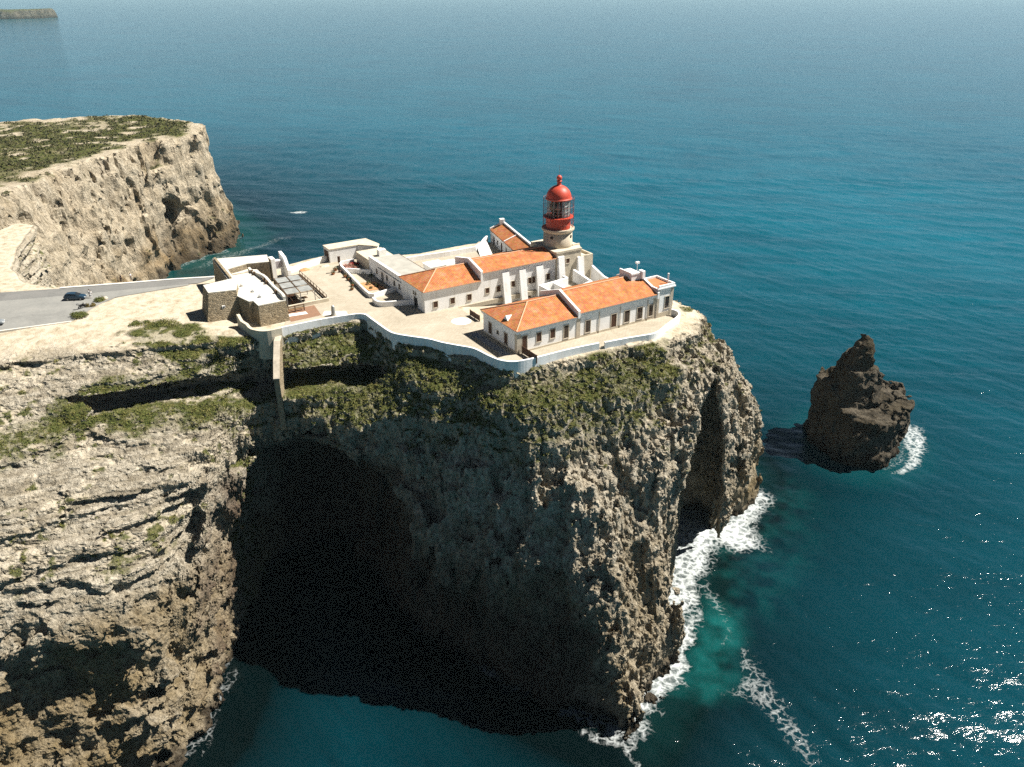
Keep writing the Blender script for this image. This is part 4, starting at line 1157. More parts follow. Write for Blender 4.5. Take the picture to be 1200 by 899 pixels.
# ------------------------------------------------------------------ main house under the tower
def main_house():
    T = Thing('main_house', 'tall white buttressed house with two orange tile roofs below the lighthouse', 'house', -5.2, 27.2, 60)
    w = MB().box(-5.2, 8.0, 27.2, 38.2, 57, 64.55)
    w.box(8.0, 27.4, 27.2, 36.6, 57, 66.2)
    wall = T.part('wall', w, WHITE)
    T.part('cornice', MB().box(-5.42, 8.0, 26.98, 27.2, 64.3, 64.56).box(-5.42, -5.2, 27.2, 38.3, 64.3, 64.56).box(8.4, 27.4, 26.95, 27.2, 66.0, 66.22), WHITE, wall)
    r = MB()
    a0, a1, b0, b1, ze, ar, zr = -5.6, 7.98, 26.8, 38.6, 64.7, 0.5, 67.0
    bm_ = (b0 + b1) / 2
    vs = [(a0, b0, ze), (a1, b0, ze), (a1, b1, ze), (a0, b1, ze), (ar, bm_, zr), (a1, bm_, zr)]
    r.add(vs, [(0, 1, 5, 4), (2, 3, 4, 5)], 0); r.add(vs, [(3, 0, 4)], 1)
    lo = [(x, y, z - 0.14) for x, y, z in vs[:4]]
    r.add(vs[:4] + lo, [(0, 4, 5, 1), (1, 5, 6, 2), (2, 6, 7, 3), (3, 7, 4, 0), (4, 7, 6, 5)], 2)
    ro = T.part('roof', r, [TILE_X, TILE_Y, RIDGE], label='hipped orange tile roof of the lower end')
    T.part('ridge', MB().tube([(a0, b0, ze + .04), (ar, bm_, zr + .05)], .12, 6).tube([(a0, b1, ze + .04), (ar, bm_, zr + .05)], .12, 6).tube([(ar, bm_, zr + .05), (a1, bm_, zr + .05)], .12, 6), RIDGE, ro)
    g = MB()
    vs = [(8.5, 26.8, 66.35), (27.4, 26.8, 66.35), (27.4, 32.0, 67.75), (8.5, 32.0, 67.75), (27.4, 36.9, 66.4), (8.5, 36.9, 66.4)]
    g.add(vs, [(0, 1, 2, 3), (3, 2, 4, 5)], 0)
    lo = [(x, y, z - 0.14) for x, y, z in vs]
    g.add(vs + lo, [(0, 6, 7, 1), (5, 4, 10, 11), (6, 11, 10, 7), (1, 7, 10, 4), (0, 5, 11, 6)], 1)
    rh = T.part('roof', g, [TILE_X, RIDGE], label='long low-pitched orange roof under the tower')
    T.part('ridge', MB().tube([(8.5, 32, 67.79), (27.3, 32, 67.79)], .12, 6), RIDGE, rh)
    pp = MB(); sec = [(26.85, 64.4), (38.3, 64.4), (38.3, 66.9), (32.3, 68.2), (26.85, 66.75)]
    vs = [(7.98, b, z) for b, z in sec] + [(8.52, b, z) for b, z in sec]
    pp.add(vs, [(4, 3, 2, 1, 0), (5, 6, 7, 8, 9)] + [(i, (i + 1) % 5, 5 + (i + 1) % 5, 5 + i) for i in range(5)])
    T.part('parapet', pp, WHITE, wall)
    for ac, wd, zt, pr in ((14.2, 1.7, 65.4, 1.5), (18.5, 1.6, 65.2, 1.5), (23.0, 1.8, 65.3, 1.4)):
        b = MB(); h = wd / 2
        sec = [(27.25, 57.0), (27.2 - pr, 57.0), (27.2 - pr, 58.0), (26.95, zt), (27.25, zt)]
        vs = [(ac - h, y, z) for y, z in sec] + [(ac + h, y, z) for y, z in sec]
        b.add(vs, [(0, 1, 2, 3, 4), (9, 8, 7, 6, 5)] + [(i, (i + 1) % 5, 5 + (i + 1) % 5, 5 + i) for i in range(5)])
        T.part('buttress', b, WHITE, wall)
    for a in (-3.2, 0.8, 4.8): opening(T, 'window', a, a + 0.95, 60.8, 62.1, 27.2, fill=BROWN, fw=0.12)
    for a, z0, z1, wd in ((9.3, 61.5, 62.65, .85), (12.1, 61.4, 62.6, .85), (15.8, 61.75, 63.0, .85), (20.2, 61.7, 63.0, .75), (21.25, 61.7, 63.0, .7), (25.0, 61.75, 63.05, .9), (20.0, 58.4, 60.0, .8), (24.7, 58.3, 59.6, .8)):
        opening(T, 'window', a, a + wd, z0, z1, 27.2, fill=BROWN, fw=0.12)
    opening(T, 'doorway', 30.4, 32.2, 60.0, 62.3, -5.2, 'l', frame=WHITE, fill=BLACK)
    for b in (31.0, 32.0): opening(T, 'window', b, b + 0.45, 62.8, 63.3, -5.2, 'l', fw=0.08)
main_house()

# ------------------------------------------------------------------ lighthouse: base block, tower, lantern
def lighthouse():
    ca, cb = 31.4, 32.2
    T = Thing('lighthouse', 'round stone lighthouse with a red domed lantern on a white buttressed base', 'lighthouse', ca, cb, 60)
    w = MB().prism([(27.5, 26.9), (34.2, 26.9), (35.6, 29.5), (35.6, 37.5), (27.5, 37.5)], 57, 67.5)
    w.box(27.3, 34.3, 26.75, 27.2, 67.3, 67.75); w.box(33.9, 35.8, 29.6, 30.0, 67.3, 67.75)
    base = T.part('base', w, CREAM)
    an = MB().prism([(34.0, 26.6), (37.4, 26.6), (37.4, 33), (35.4, 33), (34.0, 30)], 56.5, 65.3)
    an.box(34.0, 37.4, 26.6, 26.95, 65.3, 65.85); an.box(37.05, 37.4, 26.95, 33, 65.3, 65.85); an.box(34.0, 34.3, 26.95, 30, 65.3, 65.85)
    T.part('annex', an, CREAM, label='lower annex with an open parapet')
    for ac, zt in ((28.5, 66.6), (33.9, 65.7)):
        b = MB(); h = 0.8; sec = [(26.95, 57.0), (25.4, 57.0), (25.4, 58.0), (26.5, zt), (26.95, zt)]
        vs = [(ac - h, y, z) for y, z in sec] + [(ac + h, y, z) for y, z in sec]
        b.add(vs, [(0, 1, 2, 3, 4), (9, 8, 7, 6, 5)] + [(i, (i + 1) % 5, 5 + (i + 1) % 5, 5 + i) for i in range(5)])
        T.part('buttress', b, WHITE, base)
    opening(T, 'window', 30.1, 31.0, 64.7, 65.75, 26.9, fill=BROWN, fw=0.12)
    cyl = T.part('tower', MB().lathe((ca, cb), [(3.38, 67.2), (3.35, 68.0), (3.25, 70.9)], 48), TOWER, smooth=True)
    cyl.data.polygons.foreach_set('use_smooth', [len(p.vertices) == 4 for p in cyl.data.polygons])
    T.part('gallery', MB().lathe((ca, cb), [(3.3, 70.75), (3.62, 71.1), (3.72, 71.25), (3.72, 71.6), (3.5, 71.65), (3.48, 71.5)], 48), TOWER)
    for th in (R(-62), R(-150)):
        pw = MB()
        c = Vector((ca + 3.24 * math.cos(th), cb + 3.24 * math.sin(th), 69.9))
        d = Vector((math.cos(th), math.sin(th), 0))
        pw.tube([c - d * 0.2, c + d * 0.08], 0.38, 12)
        T.part('porthole', pw, BLACK, cyl)
    T.part('lantern_base', MB().lathe((ca, cb), [(2.75, 71.5), (2.75, 73.9), (2.85, 74.0)], 40), REDP)
    T.part('lantern_walkway', MB().lathe((ca, cb), [(2.6, 73.95), (3.4, 73.98), (3.42, 74.15), (2.6, 74.2)], 40), REDP, label='narrow red walkway ring below the glass')
    gl = T.part('lantern_glazing', MB().lathe((ca, cb), [(2.62, 74.2), (2.62, 78.1)], 40), LANTERN_GLASS)
    bars = MB()
    for k in range(14):
        t = 2 * math.pi * k / 14 + 0.1
        bars.tube([(ca + 2.66 * math.cos(t), cb + 2.66 * math.sin(t), 74.2), (ca + 2.66 * math.cos(t), cb + 2.66 * math.sin(t), 78.1)], 0.055, 5)
    for z in (75.5, 76.8):
        bars.tube([(ca + 2.66 * math.cos(t), cb + 2.66 * math.sin(t), z) for t in np.linspace(0, 2 * math.pi, 41)], 0.04, 5)
    T.part('glazing_bars', bars, STEEL, gl)
    T.part('lens', MB().lathe((ca, cb), [(0.9, 74.2), (1.5, 74.8), (1.95, 75.6), (2.1, 76.3), (1.95, 77.0), (1.5, 77.6), (0.8, 78.0)], 28), LENS, smooth=True)
    T.part('blind', MB().prism([(ca + rr * math.cos(t), cb + rr * math.sin(t)) for rr, ts in ((2.5, np.linspace(R(-106), R(-20), 12)), (2.4, np.linspace(R(-20), R(-106), 12))) for t in ts], 74.3, 78.0), C_WHITE, gl, label='pale sun curtains behind the seaward glass')
    prof = [(2.95, 78.0), (3.02, 78.2), (2.85, 78.3)] + [(2.8 * math.cos(t), 78.3 + 2.75 * math.sin(t)) for t in np.linspace(0.03, R(76), 12)] + [(0.5, 81.1), (0.42, 81.7), (0.62, 81.85), (0.62, 81.95), (0.4, 82.1)]
    dome = T.part('dome', MB().lathe((ca, cb), prof, 40), REDP, smooth=True)
    T.part('finial', MB().lathe((ca, cb), [(0.3, 82.0)] + [(0.62 * math.cos(t), 82.6 + 0.62 * math.sin(t)) for t in np.linspace(-1.2, 1.45, 9)], 20), REDP, dome, smooth=True)
    T.part('lightning_rod', MB().tube([(ca, cb, 83.1), (ca, cb, 85.4)], 0.04, 5), STEEL, dome)
    cage = MB()
    for k in range(28):
        t = 2 * math.pi * k / 28
        x, y = ca + 3.45 * math.cos(t), cb + 3.45 * math.sin(t)
        cage.tube([(x, y, 71.6), (x, y, 78.3)], 0.032, 4)
    for z in (72.7, 75.0, 76.5, 78.3):
        cage.tube([(ca + 3.45 * math.cos(t), cb + 3.45 * math.sin(t), z) for t in np.linspace(0, 2 * math.pi, 49)], 0.032, 4)
    T.part('cage', cage, plain_mat('rusty_red_metal', (0.28, 0.09, 0.07), 0.7))
lighthouse()

# ------------------------------------------------------------------ other houses of the compound
def back_house():
    T = Thing('rear_house', 'narrow white house with a single-slope orange roof behind the lighthouse base', 'house', 30, 53, 60)
    L0, L1 = (26.8, 40.5), (32.6, 64.4)
    d = Vector((L1[0] - L0[0], L1[1] - L0[1])).normalized(); n = Vector((d.y, -d.x))
    def q(s, t): return (L0[0] + d.x * s + n.x * t, L0[1] + d.y * s + n.y * t)
    Ln = 24.6
    w = MB().prism([q(0, 0), q(0, 4), q(Ln, 4), q(Ln, 0)], 58.5, [63.15, 64.75, 64.75, 63.15])
    wall = T.part('wall', w, WHITE)
    r = MB().prism([q(0, -.15), q(0, 3.2), q(Ln - .4, 3.2), q(Ln - .4, -.15)], [63.05, 64.5, 64.5, 63.05], [63.3, 64.75, 64.75, 63.3])
    T.part('roof', r, TILE_Y)
    p = MB().wallpath([q(0, 3.5), q(Ln, 3.5)], .45, 64.3, 65.2); p.wallpath([q(Ln - .2, -.2), q(Ln - .2, 3.5)], .45, 63, [63.7, 65.2]); p.wallpath([q(12.5, -.2), q(12.5, 3.4)], .4, 63, [63.5, 64.95]); p.wallpath([q(-.1, -.2), q(-.1, 3.5)], .4, 63, [63.6, 65.1])
    T.part('parapet', p, WHITE, wall)
    T.part('chimney', MB().prism([q(Ln - 1.2, 2.4), q(Ln - 1.2, 3.6), q(Ln, 3.6), q(Ln, 2.4)], 64.5, 66.0), WHITE)
    for s, hh, zz, nm in ((21.5, 2.0, 60.0, 'door'), (18.4, 1.0, 60.9, 'window'), (15.0, 2.2, 60.0, 'door'), (11.2, 1.0, 60.9, 'window'), (7.5, 0.9, 61.2, 'window')):
        f = MB(); wd = 0.5 if nm == 'door' else 0.35
        f.prism([q(s - wd, -.05), q(s + wd, -.05), q(s + wd, .1), q(s - wd, .1)], zz, zz + hh)
        o = T.part(nm, f, PANE if nm == 'window' else BROWN)
        fr = MB().prism([q(s - wd - .12, -.09), q(s + wd + .12, -.09), q(s + wd + .12, .1), q(s - wd - .12, .1)], zz + hh, zz + hh + .14)
        T.part('lintel', fr, STONE, o)
back_house()

def grey_roof_house():
    T = Thing('grey_roofed_house', 'long low white building with a flat grey roof behind the garden walls', 'house', -4.7, 38.4, 60)
    w = MB().box(-4.7, 2.6, 38.4, 57.2, 58.5, 63.3)
    wall = T.part('wall', w, WHITE)
    T.part('roof', MB().prism([(-4.1, 38.9), (2.9, 38.9), (2.9, 57.0), (-4.1, 57.0)], 63.25, [63.7, 63.45, 63.45, 63.7]), GREYROOF)
    T.part('parapet', MB().box(-4.75, -4.12, 38.35, 57.3, 63.3, 64.15).box(-4.12, 0.5, 38.35, 38.88, 63.3, 64.1), WHITE, wall)
    T.part('gutter', MB().tube([(3.0, 38.6, 63.35), (3.0, 57.1, 63.35)], .13, 6), BROWN)
    T.part('pipe_run', MB().tube([(-4.8, 38.6, 62.9), (-4.8, 52, 62.9)], .07, 6), STEEL, wall)
    opening(T, 'door', 49.2, 50.2, 60, 62.2, -4.7, 'l', frame=STONE, fill=plain_mat('grey_door', (0.16, 0.16, 0.17), 0.6))
    for b in (52.5, 46.8, 42.9, 40.2): opening(T, 'window', b, b + .6, 61.2, 62.2, -4.7, 'l', fw=.1)
grey_roof_house()

def shed():
    T = Thing('white_shed', 'plain white shed with a pale flat roof at the seaward wall', 'shed', -9.8, 69.5, 60)
    w = MB().prism([(-9.8, 69.6), (-2.4, 69.6), (1.2, 66.0), (2.2, 67.4), (1.3, 73.6), (-9.8, 73.6)], 58, 63.15)
    wall = T.part('wall', w, WHITE)
    T.part('roof', MB().prism([(-9.9, 69.5), (-2.3, 69.5), (1.3, 65.8), (2.4, 67.4), (1.4, 73.8), (-9.9, 73.8)], 63.15, 63.4), CREAM)
    T.part('shutter', MB().box(-9.92, -9.8, 70.4, 73.0, 60.2, 62.6), BROWN, wall)
    t2 = MB().box(-4.4, 2.2, 57.3, 66.0, 58.5, 62.9)
    T.part('link_room', t2, CREAM, label='low cream link room joining the shed to the next building')
    T.part('chimney', MB().box(-1.2, 0.6, 59.2, 60.6, 62.9, 64.4), WHITE)
shed()

def small_things_behind():
    T = Thing('white_outbuilding', 'small white outbuilding in the yard behind the hipped orange roof', 'outbuilding', 9, 48, 60)
    w = MB().box(6.5, 10.5, 47.5, 51.5, 58.5, 62.0); w.box(10.5, 14.5, 48.3, 51.5, 58.5, 61.5)
    wall = T.part('wall', w, WHITE)
    T.part('roof', MB().box(6.35, 10.65, 47.35, 51.65, 62.0, 62.2).box(10.66, 14.65, 48.15, 51.65, 61.5, 61.7), WHITE)
    opening(T, 'window', 11.6, 12.4, 60.2, 61.1, 48.3, fw=.1)
small_things_behind()

# roofless walled yard between the two long houses
def walled_yard():
    m = MB()
    m.wallpath([(20.6, 16.2), (20.6, 23.2)], .55, 57.5, 62.5); m.wallpath([(20.9, 16.6), (31.6, 19.2)], .55, 57.5, [62.4, 62.6]); m.wallpath([(20.9, 23.0), (28.5, 24.0)], .5, 57.5, 62.5); m.wallpath([(24.4, 17.8), (24.4, 23.3)], .5, 57.5, 62.3)
    m.wallpath([(31.4, 19.3), (31.4, 25.6)], .55, 57.5, [62.6, 63.4]); m.wallpath([(28.5, 24.0), (28.5, 25.6)], .5, 57.5, 62.5)
    o = solo('yard_walls', m, WHITE, 'white walls of a small roofless yard between the two long houses', 'yard wall', 20.6, 16.2, 58)
    sheet('yard_floor', ab([(20.7, 16.8), (31.3, 19.3), (31.3, 25.4), (28.6, 25.4), (28.4, 23.9), (20.7, 22.9)]), 60.6, 2.4, PAVE)
walled_yard()
solo('annex_yard_wall', MB().wallpath([(37.2, 26.4), (37.6, 22.5), (37.8, 13.0)], .5, 56.8, [63.2, 61.6, 61.2]), WHITE, 'white wall dropping from the lighthouse annex toward the long house behind its roof', 'wall', 37.2, 26.4, 58)

# ------------------------------------------------------------------ boundary walls
def boundary():
    T = Thing('terrace_wall', 'low white wall winding along the cliff edge in front of the houses', 'wall', *LOC(0.1, 126.45), 60)
    p = [LOC(*q) for q in smooth_line(WALLP)]
    T.part('wall_run', MB().wallpath(p, .38, 57.2, 61.0), WHITE, label='long winding run with a rounded corner')
    q = [LOC(*v) for v in smooth_line(WALLQ)]
    n = len(q)
    T.part('wall_run', MB().wallpath(q, .4, [57.2] * n, [60.9 + 0.5 * max(0, (i / n - .45)) * 1.8 for i in range(n)]), WHITE, label='shorter run rising at the far end')
def smooth_line(p, n=2):
    p = np.array(p, float)
    for _ in range(n):
        q = [p[0]]
        for a, b in zip(p[:-1], p[1:]): q += [a * .75 + b * .25, a * .25 + b * .75]
        q.append(p[-1]); p = np.array(q)
    return [tuple(v) for v in p]
boundary()
solo('seaward_wall', MB().wallpath([(-22.3, 66.6), (-15, 69.3), (-9.9, 71.5)], .5, 58, [61.3, 61.3, 61.3]), WHITE, 'white parapet between the entrance gate and the plain shed on the far edge', 'wall', -15, 69, 60)
solo('rear_parapet', MB().wallpath([(2.4, 60.2), (9.2, 60.0), (17.5, 59.2), (24.9, 59.0), (27.5, 60.5), (29.5, 62.4), (31, 63.5)], .5, 58, [61.2, 61.2, 61.2, 61.3, 61.5, 61.8, 62.0]), WHITE, 'white seaward parapet stepping up behind the main house', 'wall', 15, 59.6, 60)
solo('stair_ramp', MB().prism([(23.5, 54.0), (27.0, 54.0), (30.0, 62.0), (26.5, 61.0)], 59, [60.05, 60.05, 61.0, 61.0]), WHITE, 'white ramp climbing toward the narrow rear house', 'ramp', 25, 56, 60)
def garden():
    o = solo('garden_wall', MB().wallpath([(-4.9, 66.5), (-8.6, 66.2), (-9.3, 63.5), (-9.7, 59.0), (-10.4, 52.6), (-11.2, 43.5), (-11.2, 41.8), (-10.6, 41.2), (-5.0, 42.6)], .42, 59.7, [61.0] * 9), WHITE, 'low white wall enclosing the planted strip in front of the grey-roofed building', 'garden wall', -10, 53, 60)
    solo('dividing_wall', MB().wallpath([(-9.4, 60.3), (-4.9, 56.0)], .35, 59.7, 61.2), WHITE, 'short white wall crossing the planted strip behind the bushes', 'garden wall', -7, 58, 60)
    solo('ramp_wall', MB().wallpath(smooth_line([(-11.6, 39.0), (-11.9, 37.0), (-11.5, 35.6), (-10.3, 35.0), (-4.9, 33.2)]), .45, 59.7, 61.1), WHITE, 'white rounded wall beside the arched doorway of the hipped house', 'garden wall', -9, 35, 60)
    sheet('garden_soil', ab([(-8.9, 65.8), (-5, 65.8), (-5, 43.0), (-10.7, 41.9), (-10.1, 52.6), (-9.4, 60)]), 60.12, 0.3, PAVE)
    sheet('flower_bed_soil', ab([(-9.6, 51.5), (-6.3, 50.4), (-5.9, 45.0), (-9.9, 45.6)]), 60.22, 0.4, EARTH)
garden()

# ------------------------------------------------------------------ fort by the gate
def fort():
    T = Thing('stone_fort', 'old brown rubble-stone fort with pale flat roofs guarding the entrance', 'fort', -37, 50, 59)
    up = [(-43.0, 47.4), (-37.8, 46.3), (-36.4, 50.5), (-35.9, 60.6), (-31.4, 62.2), (-26.7, 61.0), (-25.6, 66.3), (-36.9, 69.7), (-37.6, 53.7), (-42.8, 52.7)]
    base = [(-44.8, 45.6), (-38.0, 44.9), (-36.4, 50.5), (-35.9, 60.6), (-31.4, 62.2), (-26.7, 61.0), (-25.2, 66.8), (-37.2, 70.2), (-38.0, 54.2), (-44.2, 53.6)]
    g = T.part('gatehouse', MB().prism(up, 58.0, 65.4, base=base), RUBBLE)
    def inset(p, k):
        c = np.mean(p, 0); return [tuple(c + (np.array(q) - c) * k) for q in p]
    T.part('roof', MB().prism(up, 65.4, 65.55), FLATROOF, g)
    wing = [(-37.9, 46.25), (-36.7, 41.6), (-35.9, 41.5), (-35.8, 38.4), (-30.2, 38.5), (-29.5, 48.0), (-29.6, 60.8), (-31.4, 62.1), (-35.85, 60.5), (-36.35, 50.4)]
    wb = [(-37.9, 46.2), (-37.0, 41.2), (-36.1, 41.0), (-36.0, 37.9), (-30.0, 38.0), (-29.3, 48.0), (-29.4, 60.8), (-31.4, 62.1), (-35.85, 60.5), (-36.35, 50.4)]
    w = T.part('wing', MB().prism(wing, 58.0, 64.15, base=wb), RUBBLE)
    T.part('roof', MB().prism(wing, 64.15, 64.3), FLATROOF, w)
    p = MB(); pts = smooth_line([(-30.4, 38.7), (-30.0, 48.0), (-30.2, 54.5), (-31.4, 60.4)])
    p.wallpath(pts, .55, 64.3, [65.0 + .25 * math.sin(i * .9) for i in range(len(pts))])
    T.part('parapet', p, FLATROOF, w)
    for a, b in ((-30.55, 43.5), (-30.5, 50.2), (-30.5, 52.0), (-31.0, 57.4), (-31.1, 58.9)):
        T.part('embrasure', MB().box(a - .35, a + .1, b - .35, b + .35, 64.35, 64.95), WOODD, w)
    for a, b in ((-35.2, 51.5), (-34.2, 46.8), (-33.9, 42.9)):
        T.part('roof_vent', MB().lathe((a, b), [(.55, 64.3), (.5, 64.75), (.15, 65.05)], 10), WHITE, w)
    for a, b, z in ((-35.0, 56.3, 64.35),):
        T.part('roof_curb', MB().box(-36.0, -31.8, 59.5, 59.8, 64.3, 64.5), STONE, w)
    T.part('loophole', MB().box(-41.1, -40.5, 46.0, 46.8, 62.2, 62.8), WHITE, g).rotation_euler = (0, 0, 0)
    T.part('loophole', MB().box(-40.95, -40.65, 45.94, 46.7, 62.35, 62.65), BLACK, g)
    T.part('parapet', MB().wallpath([(-37.0, 53.7), (-36.5, 69.2)], .5, 65.55, 65.95), RUBBLE, g)
fort()
def gate():
    T = Thing('entrance_gate', 'white masonry entrance gate with a grey panel beside the fort', 'gate', -24, 64.5, 60)
    T.part('pier', MB().box(-25.6, -24.7, 63.4, 65.6, 59.5, 65.2), WHITE)
    T.part('pier', MB().wallpath([(-22.2, 62.0), (-22.3, 64.0), (-22.5, 66.6)], .7, 59.5, [62.4, 65.0, 65.8]), WHITE)
    T.part('arch', MB().box(-24.7, -22.7, 64.4, 65.4, 62.4, 64.4), WHITE)
    T.part('panel', MB().box(-24.5, -22.9, 64.3, 64.42, 62.7, 64.2), plain_mat('grey_tile_panel', (0.30, 0.27, 0.27), 0.6))
gate()

def bastion():
    T = Thing('stone_wall', 'thin rubble-stone wall running down the slope from the fort corner to the cliff ledge', 'wall', -46, 138, 50, world=True)
    o = (-46, 138, 50)
    def L(x, y, z): return (x - o[0], y - o[1], z - o[2])
    run = [(-45.6, 143.2), (-45.3, 139.6), (-44.8, 136.0), (-44.4, 133.4)]
    run = [(x - o[0], y - o[1]) for x, y in run]
    T.part('face', MB().wallpath(run, 1.0, -7.0, [9.6, 9.1, 6.4, 4.0]), RUBBLE)
    T.part('coping', MB().wallpath(run, 1.16, [9.45, 8.95, 6.25, 3.85], [9.75, 9.25, 6.55, 4.15]), STONE)
bastion()
solo('fort_ramp_parapet', MB().wallpath(smooth_line([LOC(-54.2, 145.5), LOC(-52.4, 143.2), LOC(-50.2, 141.2), LOC(-47.6, 140.2), LOC(-44.9, 142.0)]), .6, 55, [62.4] * 3 + [61.6] * 4 + [61.0] * 10), CREAM, 'pale curved parapet linking the fort wing to the white terrace wall', 'parapet', *LOC(-50, 141.5), 60)

# ------------------------------------------------------------------ glazed pavilion and patio
def pavilion():
    T = Thing('glazed_pavilion', 'open pavilion with six pale glass roof panels beside the fort', 'pavilion', -25, 51, 60)
    fr = MB()
    C = {(-28.2, 45.0): 62.8, (-25.2, 45.3): 62.8, (-22.2, 45.1): 62.8, (-27.3, 57.0): 62.8, (-21.8, 56.8): 62.8, (-27.8, 51): 62.8, (-22.0, 51): 62.8}
    for (a, b), z in C.items(): T.part('post', MB().box(a - .07, a + .07, b - .07, b + .07, 59.95, z), STEEL)
    bm_ = MB()
    def lerp(p, q, t): return (p[0] + (q[0] - p[0]) * t, p[1] + (q[1] - p[1]) * t)
    FL, FR, BL, BR = (-28.2, 45.0), (-22.2, 45.1), (-27.3, 57.0), (-21.8, 56.8)
    for t in (0, .5, 1): bm_.tube([(*lerp(FL, FR, t), 62.82), (*lerp(BL, BR, t), 62.95)], .1, 5)
    for t in (0, 1 / 3, 2 / 3, 1): bm_.tube([(*lerp(FL, BL, t), 62.84), (*lerp(FR, BR, t), 62.84)], .08, 5)
    T.part('roof_frame', bm_, WOODD)
    for i in range(2):
        for j in range(3):
            def g(s, t): return lerp(lerp(FL, FR, s), lerp(BL, BR, s), t)
            e = .03
            p = MB().prism([g(i / 2 + e, j / 3 + e), g((i + 1) / 2 - e, j / 3 + e), g((i + 1) / 2 - e, (j + 1) / 3 - e), g(i / 2 + e, (j + 1) / 3 - e)], 62.88, 62.94)
            T.part('roof_panel', p, PANELG)
    T.part('side_screen', MB().wallpath([(-28.1, 45.1), (-27.3, 56.8)], .06, 60, 62.7).wallpath([(-27.2, 56.9), (-22, 56.7)], .06, 60, 62.7), CARGLASS)
    T.part('counter', MB().box(-27.8, -25.4, 46.2, 55, 60.0, 61.0), BROWN)
    T.part('table', MB().box(-24.6, -23.2, 47, 48.2, 60.7, 60.78).box(-24.0, -23.8, 47.5, 47.7, 60, 60.7), WOODD)
    solo('windbreak_railing', railing([(-19.7, 45.2), (-19.5, 52), (-19.3, 64)]), WOODD, 'dark post-and-panel railing along the open side of the glazed pavilion', 'railing', -19.6, 54, 60)
    solo('low_stone_wall', MB().wallpath([(-28.3, 44.4), (-19.5, 44.6)], .45, 59.8, 60.75), CREAM, 'low tan stone wall across the front of the glazed pavilion', 'wall', -24, 44.5, 60)
    sheet('tiled_patio', ab([(-30.1, 37.3), (-23.7, 37.6), (-23.0, 43.9), (-29.9, 43.9)]), 60.02, .2, PATIO)
    sheet('white_patio_slab', ab([(-29.6, 40.2), (-25.8, 39.7), (-25.8, 41.1), (-29.5, 41.6)]), 60.06, .2, plain_mat('white_slab', (.76, .75, .72), .9))
    sheet('white_patio_edge', ab([(-23.6, 37.2), (-19.0, 35.0), (-18.6, 37.0), (-22.4, 39.4)]), 60.03, .2, plain_mat('white_edge_paving', (.74, .72, .67), .9))
    B = Thing('wooden_bench', 'open wooden bench frame on the brown tiled patio', 'bench', -27.6, 42.5, 60)
    for a in (-29.5, -27.6, -25.7): B.part('post', MB().box(a - .09, a + .09, 42.1, 42.28, 60, 61.35), WOODD)
    B.part('rail', MB().box(-29.6, -25.6, 42.13, 42.25, 61.2, 61.34).box(-29.6, -25.6, 42.13, 42.25, 60.75, 60.85), WOODD)
    B.part('seat', MB().box(-29.5, -25.7, 42.25, 42.8, 60.42, 60.5), plain_mat('tan_wood', (.30, .18, .09), .8))
def railing(pts):
    m = MB(); P3 = [Vector((a, b, 60)) for a, b in pts]
    for i in range(len(P3) - 1):
        n = max(1, int((P3[i + 1] - P3[i]).length / 2))
        for k in range(n + 1):
            q = P3[i].lerp(P3[i + 1], k / n); m.box(q.x - .06, q.x + .06, q.y - .06, q.y + .06, 60, 61.35)
        m.tube([P3[i] + Vector((0, 0, 1.3)), P3[i + 1] + Vector((0, 0, 1.3))], .06, 5); m.tube([P3[i] + Vector((0, 0, .35)), P3[i + 1] + Vector((0, 0, .35))], .25, 4)
    return m
pavilion()
_c = Thing('tapered_pillar', 'tapered grey pillar by the bend of the white terrace wall', 'pillar', -21.6, 36.1, 60)
_c.part('base', MB().lathe((-21.6, 36.1), [(.62, 59.9), (.62, 60.2)], 12), STONE)
_c.part('shaft', MB().lathe((-21.6, 36.1), [(.52, 60.2), (.34, 62.0), (.1, 62.25)], 12), PANELG)

# brown screens on the terrace
def screen(name, p, q, h, label):
    T = Thing(name, label, 'screen', *p, 60)
    T.part('board_panel', MB().wallpath([p, q], .07, 60.12, 60.0 + h), BROWN)
    for t in (0, .5, 1):
        a, b = p[0] + (q[0] - p[0]) * t, p[1] + (q[1] - p[1]) * t
        T.part('post', MB().box(a - .07, a + .07, b - .1, b + .1, 59.9, 60.06 + h), WOODD)
screen('wooden_screen', LOC(1.9, 132.0), LOC(4.4, 128.0), 1.5, 'dark brown board screen between the long house corner and the terrace wall')
screen('wooden_screen', (2.1, 21.2), (2.1, 17.4), 1.25, 'short brown board screen beside the white paved circle')
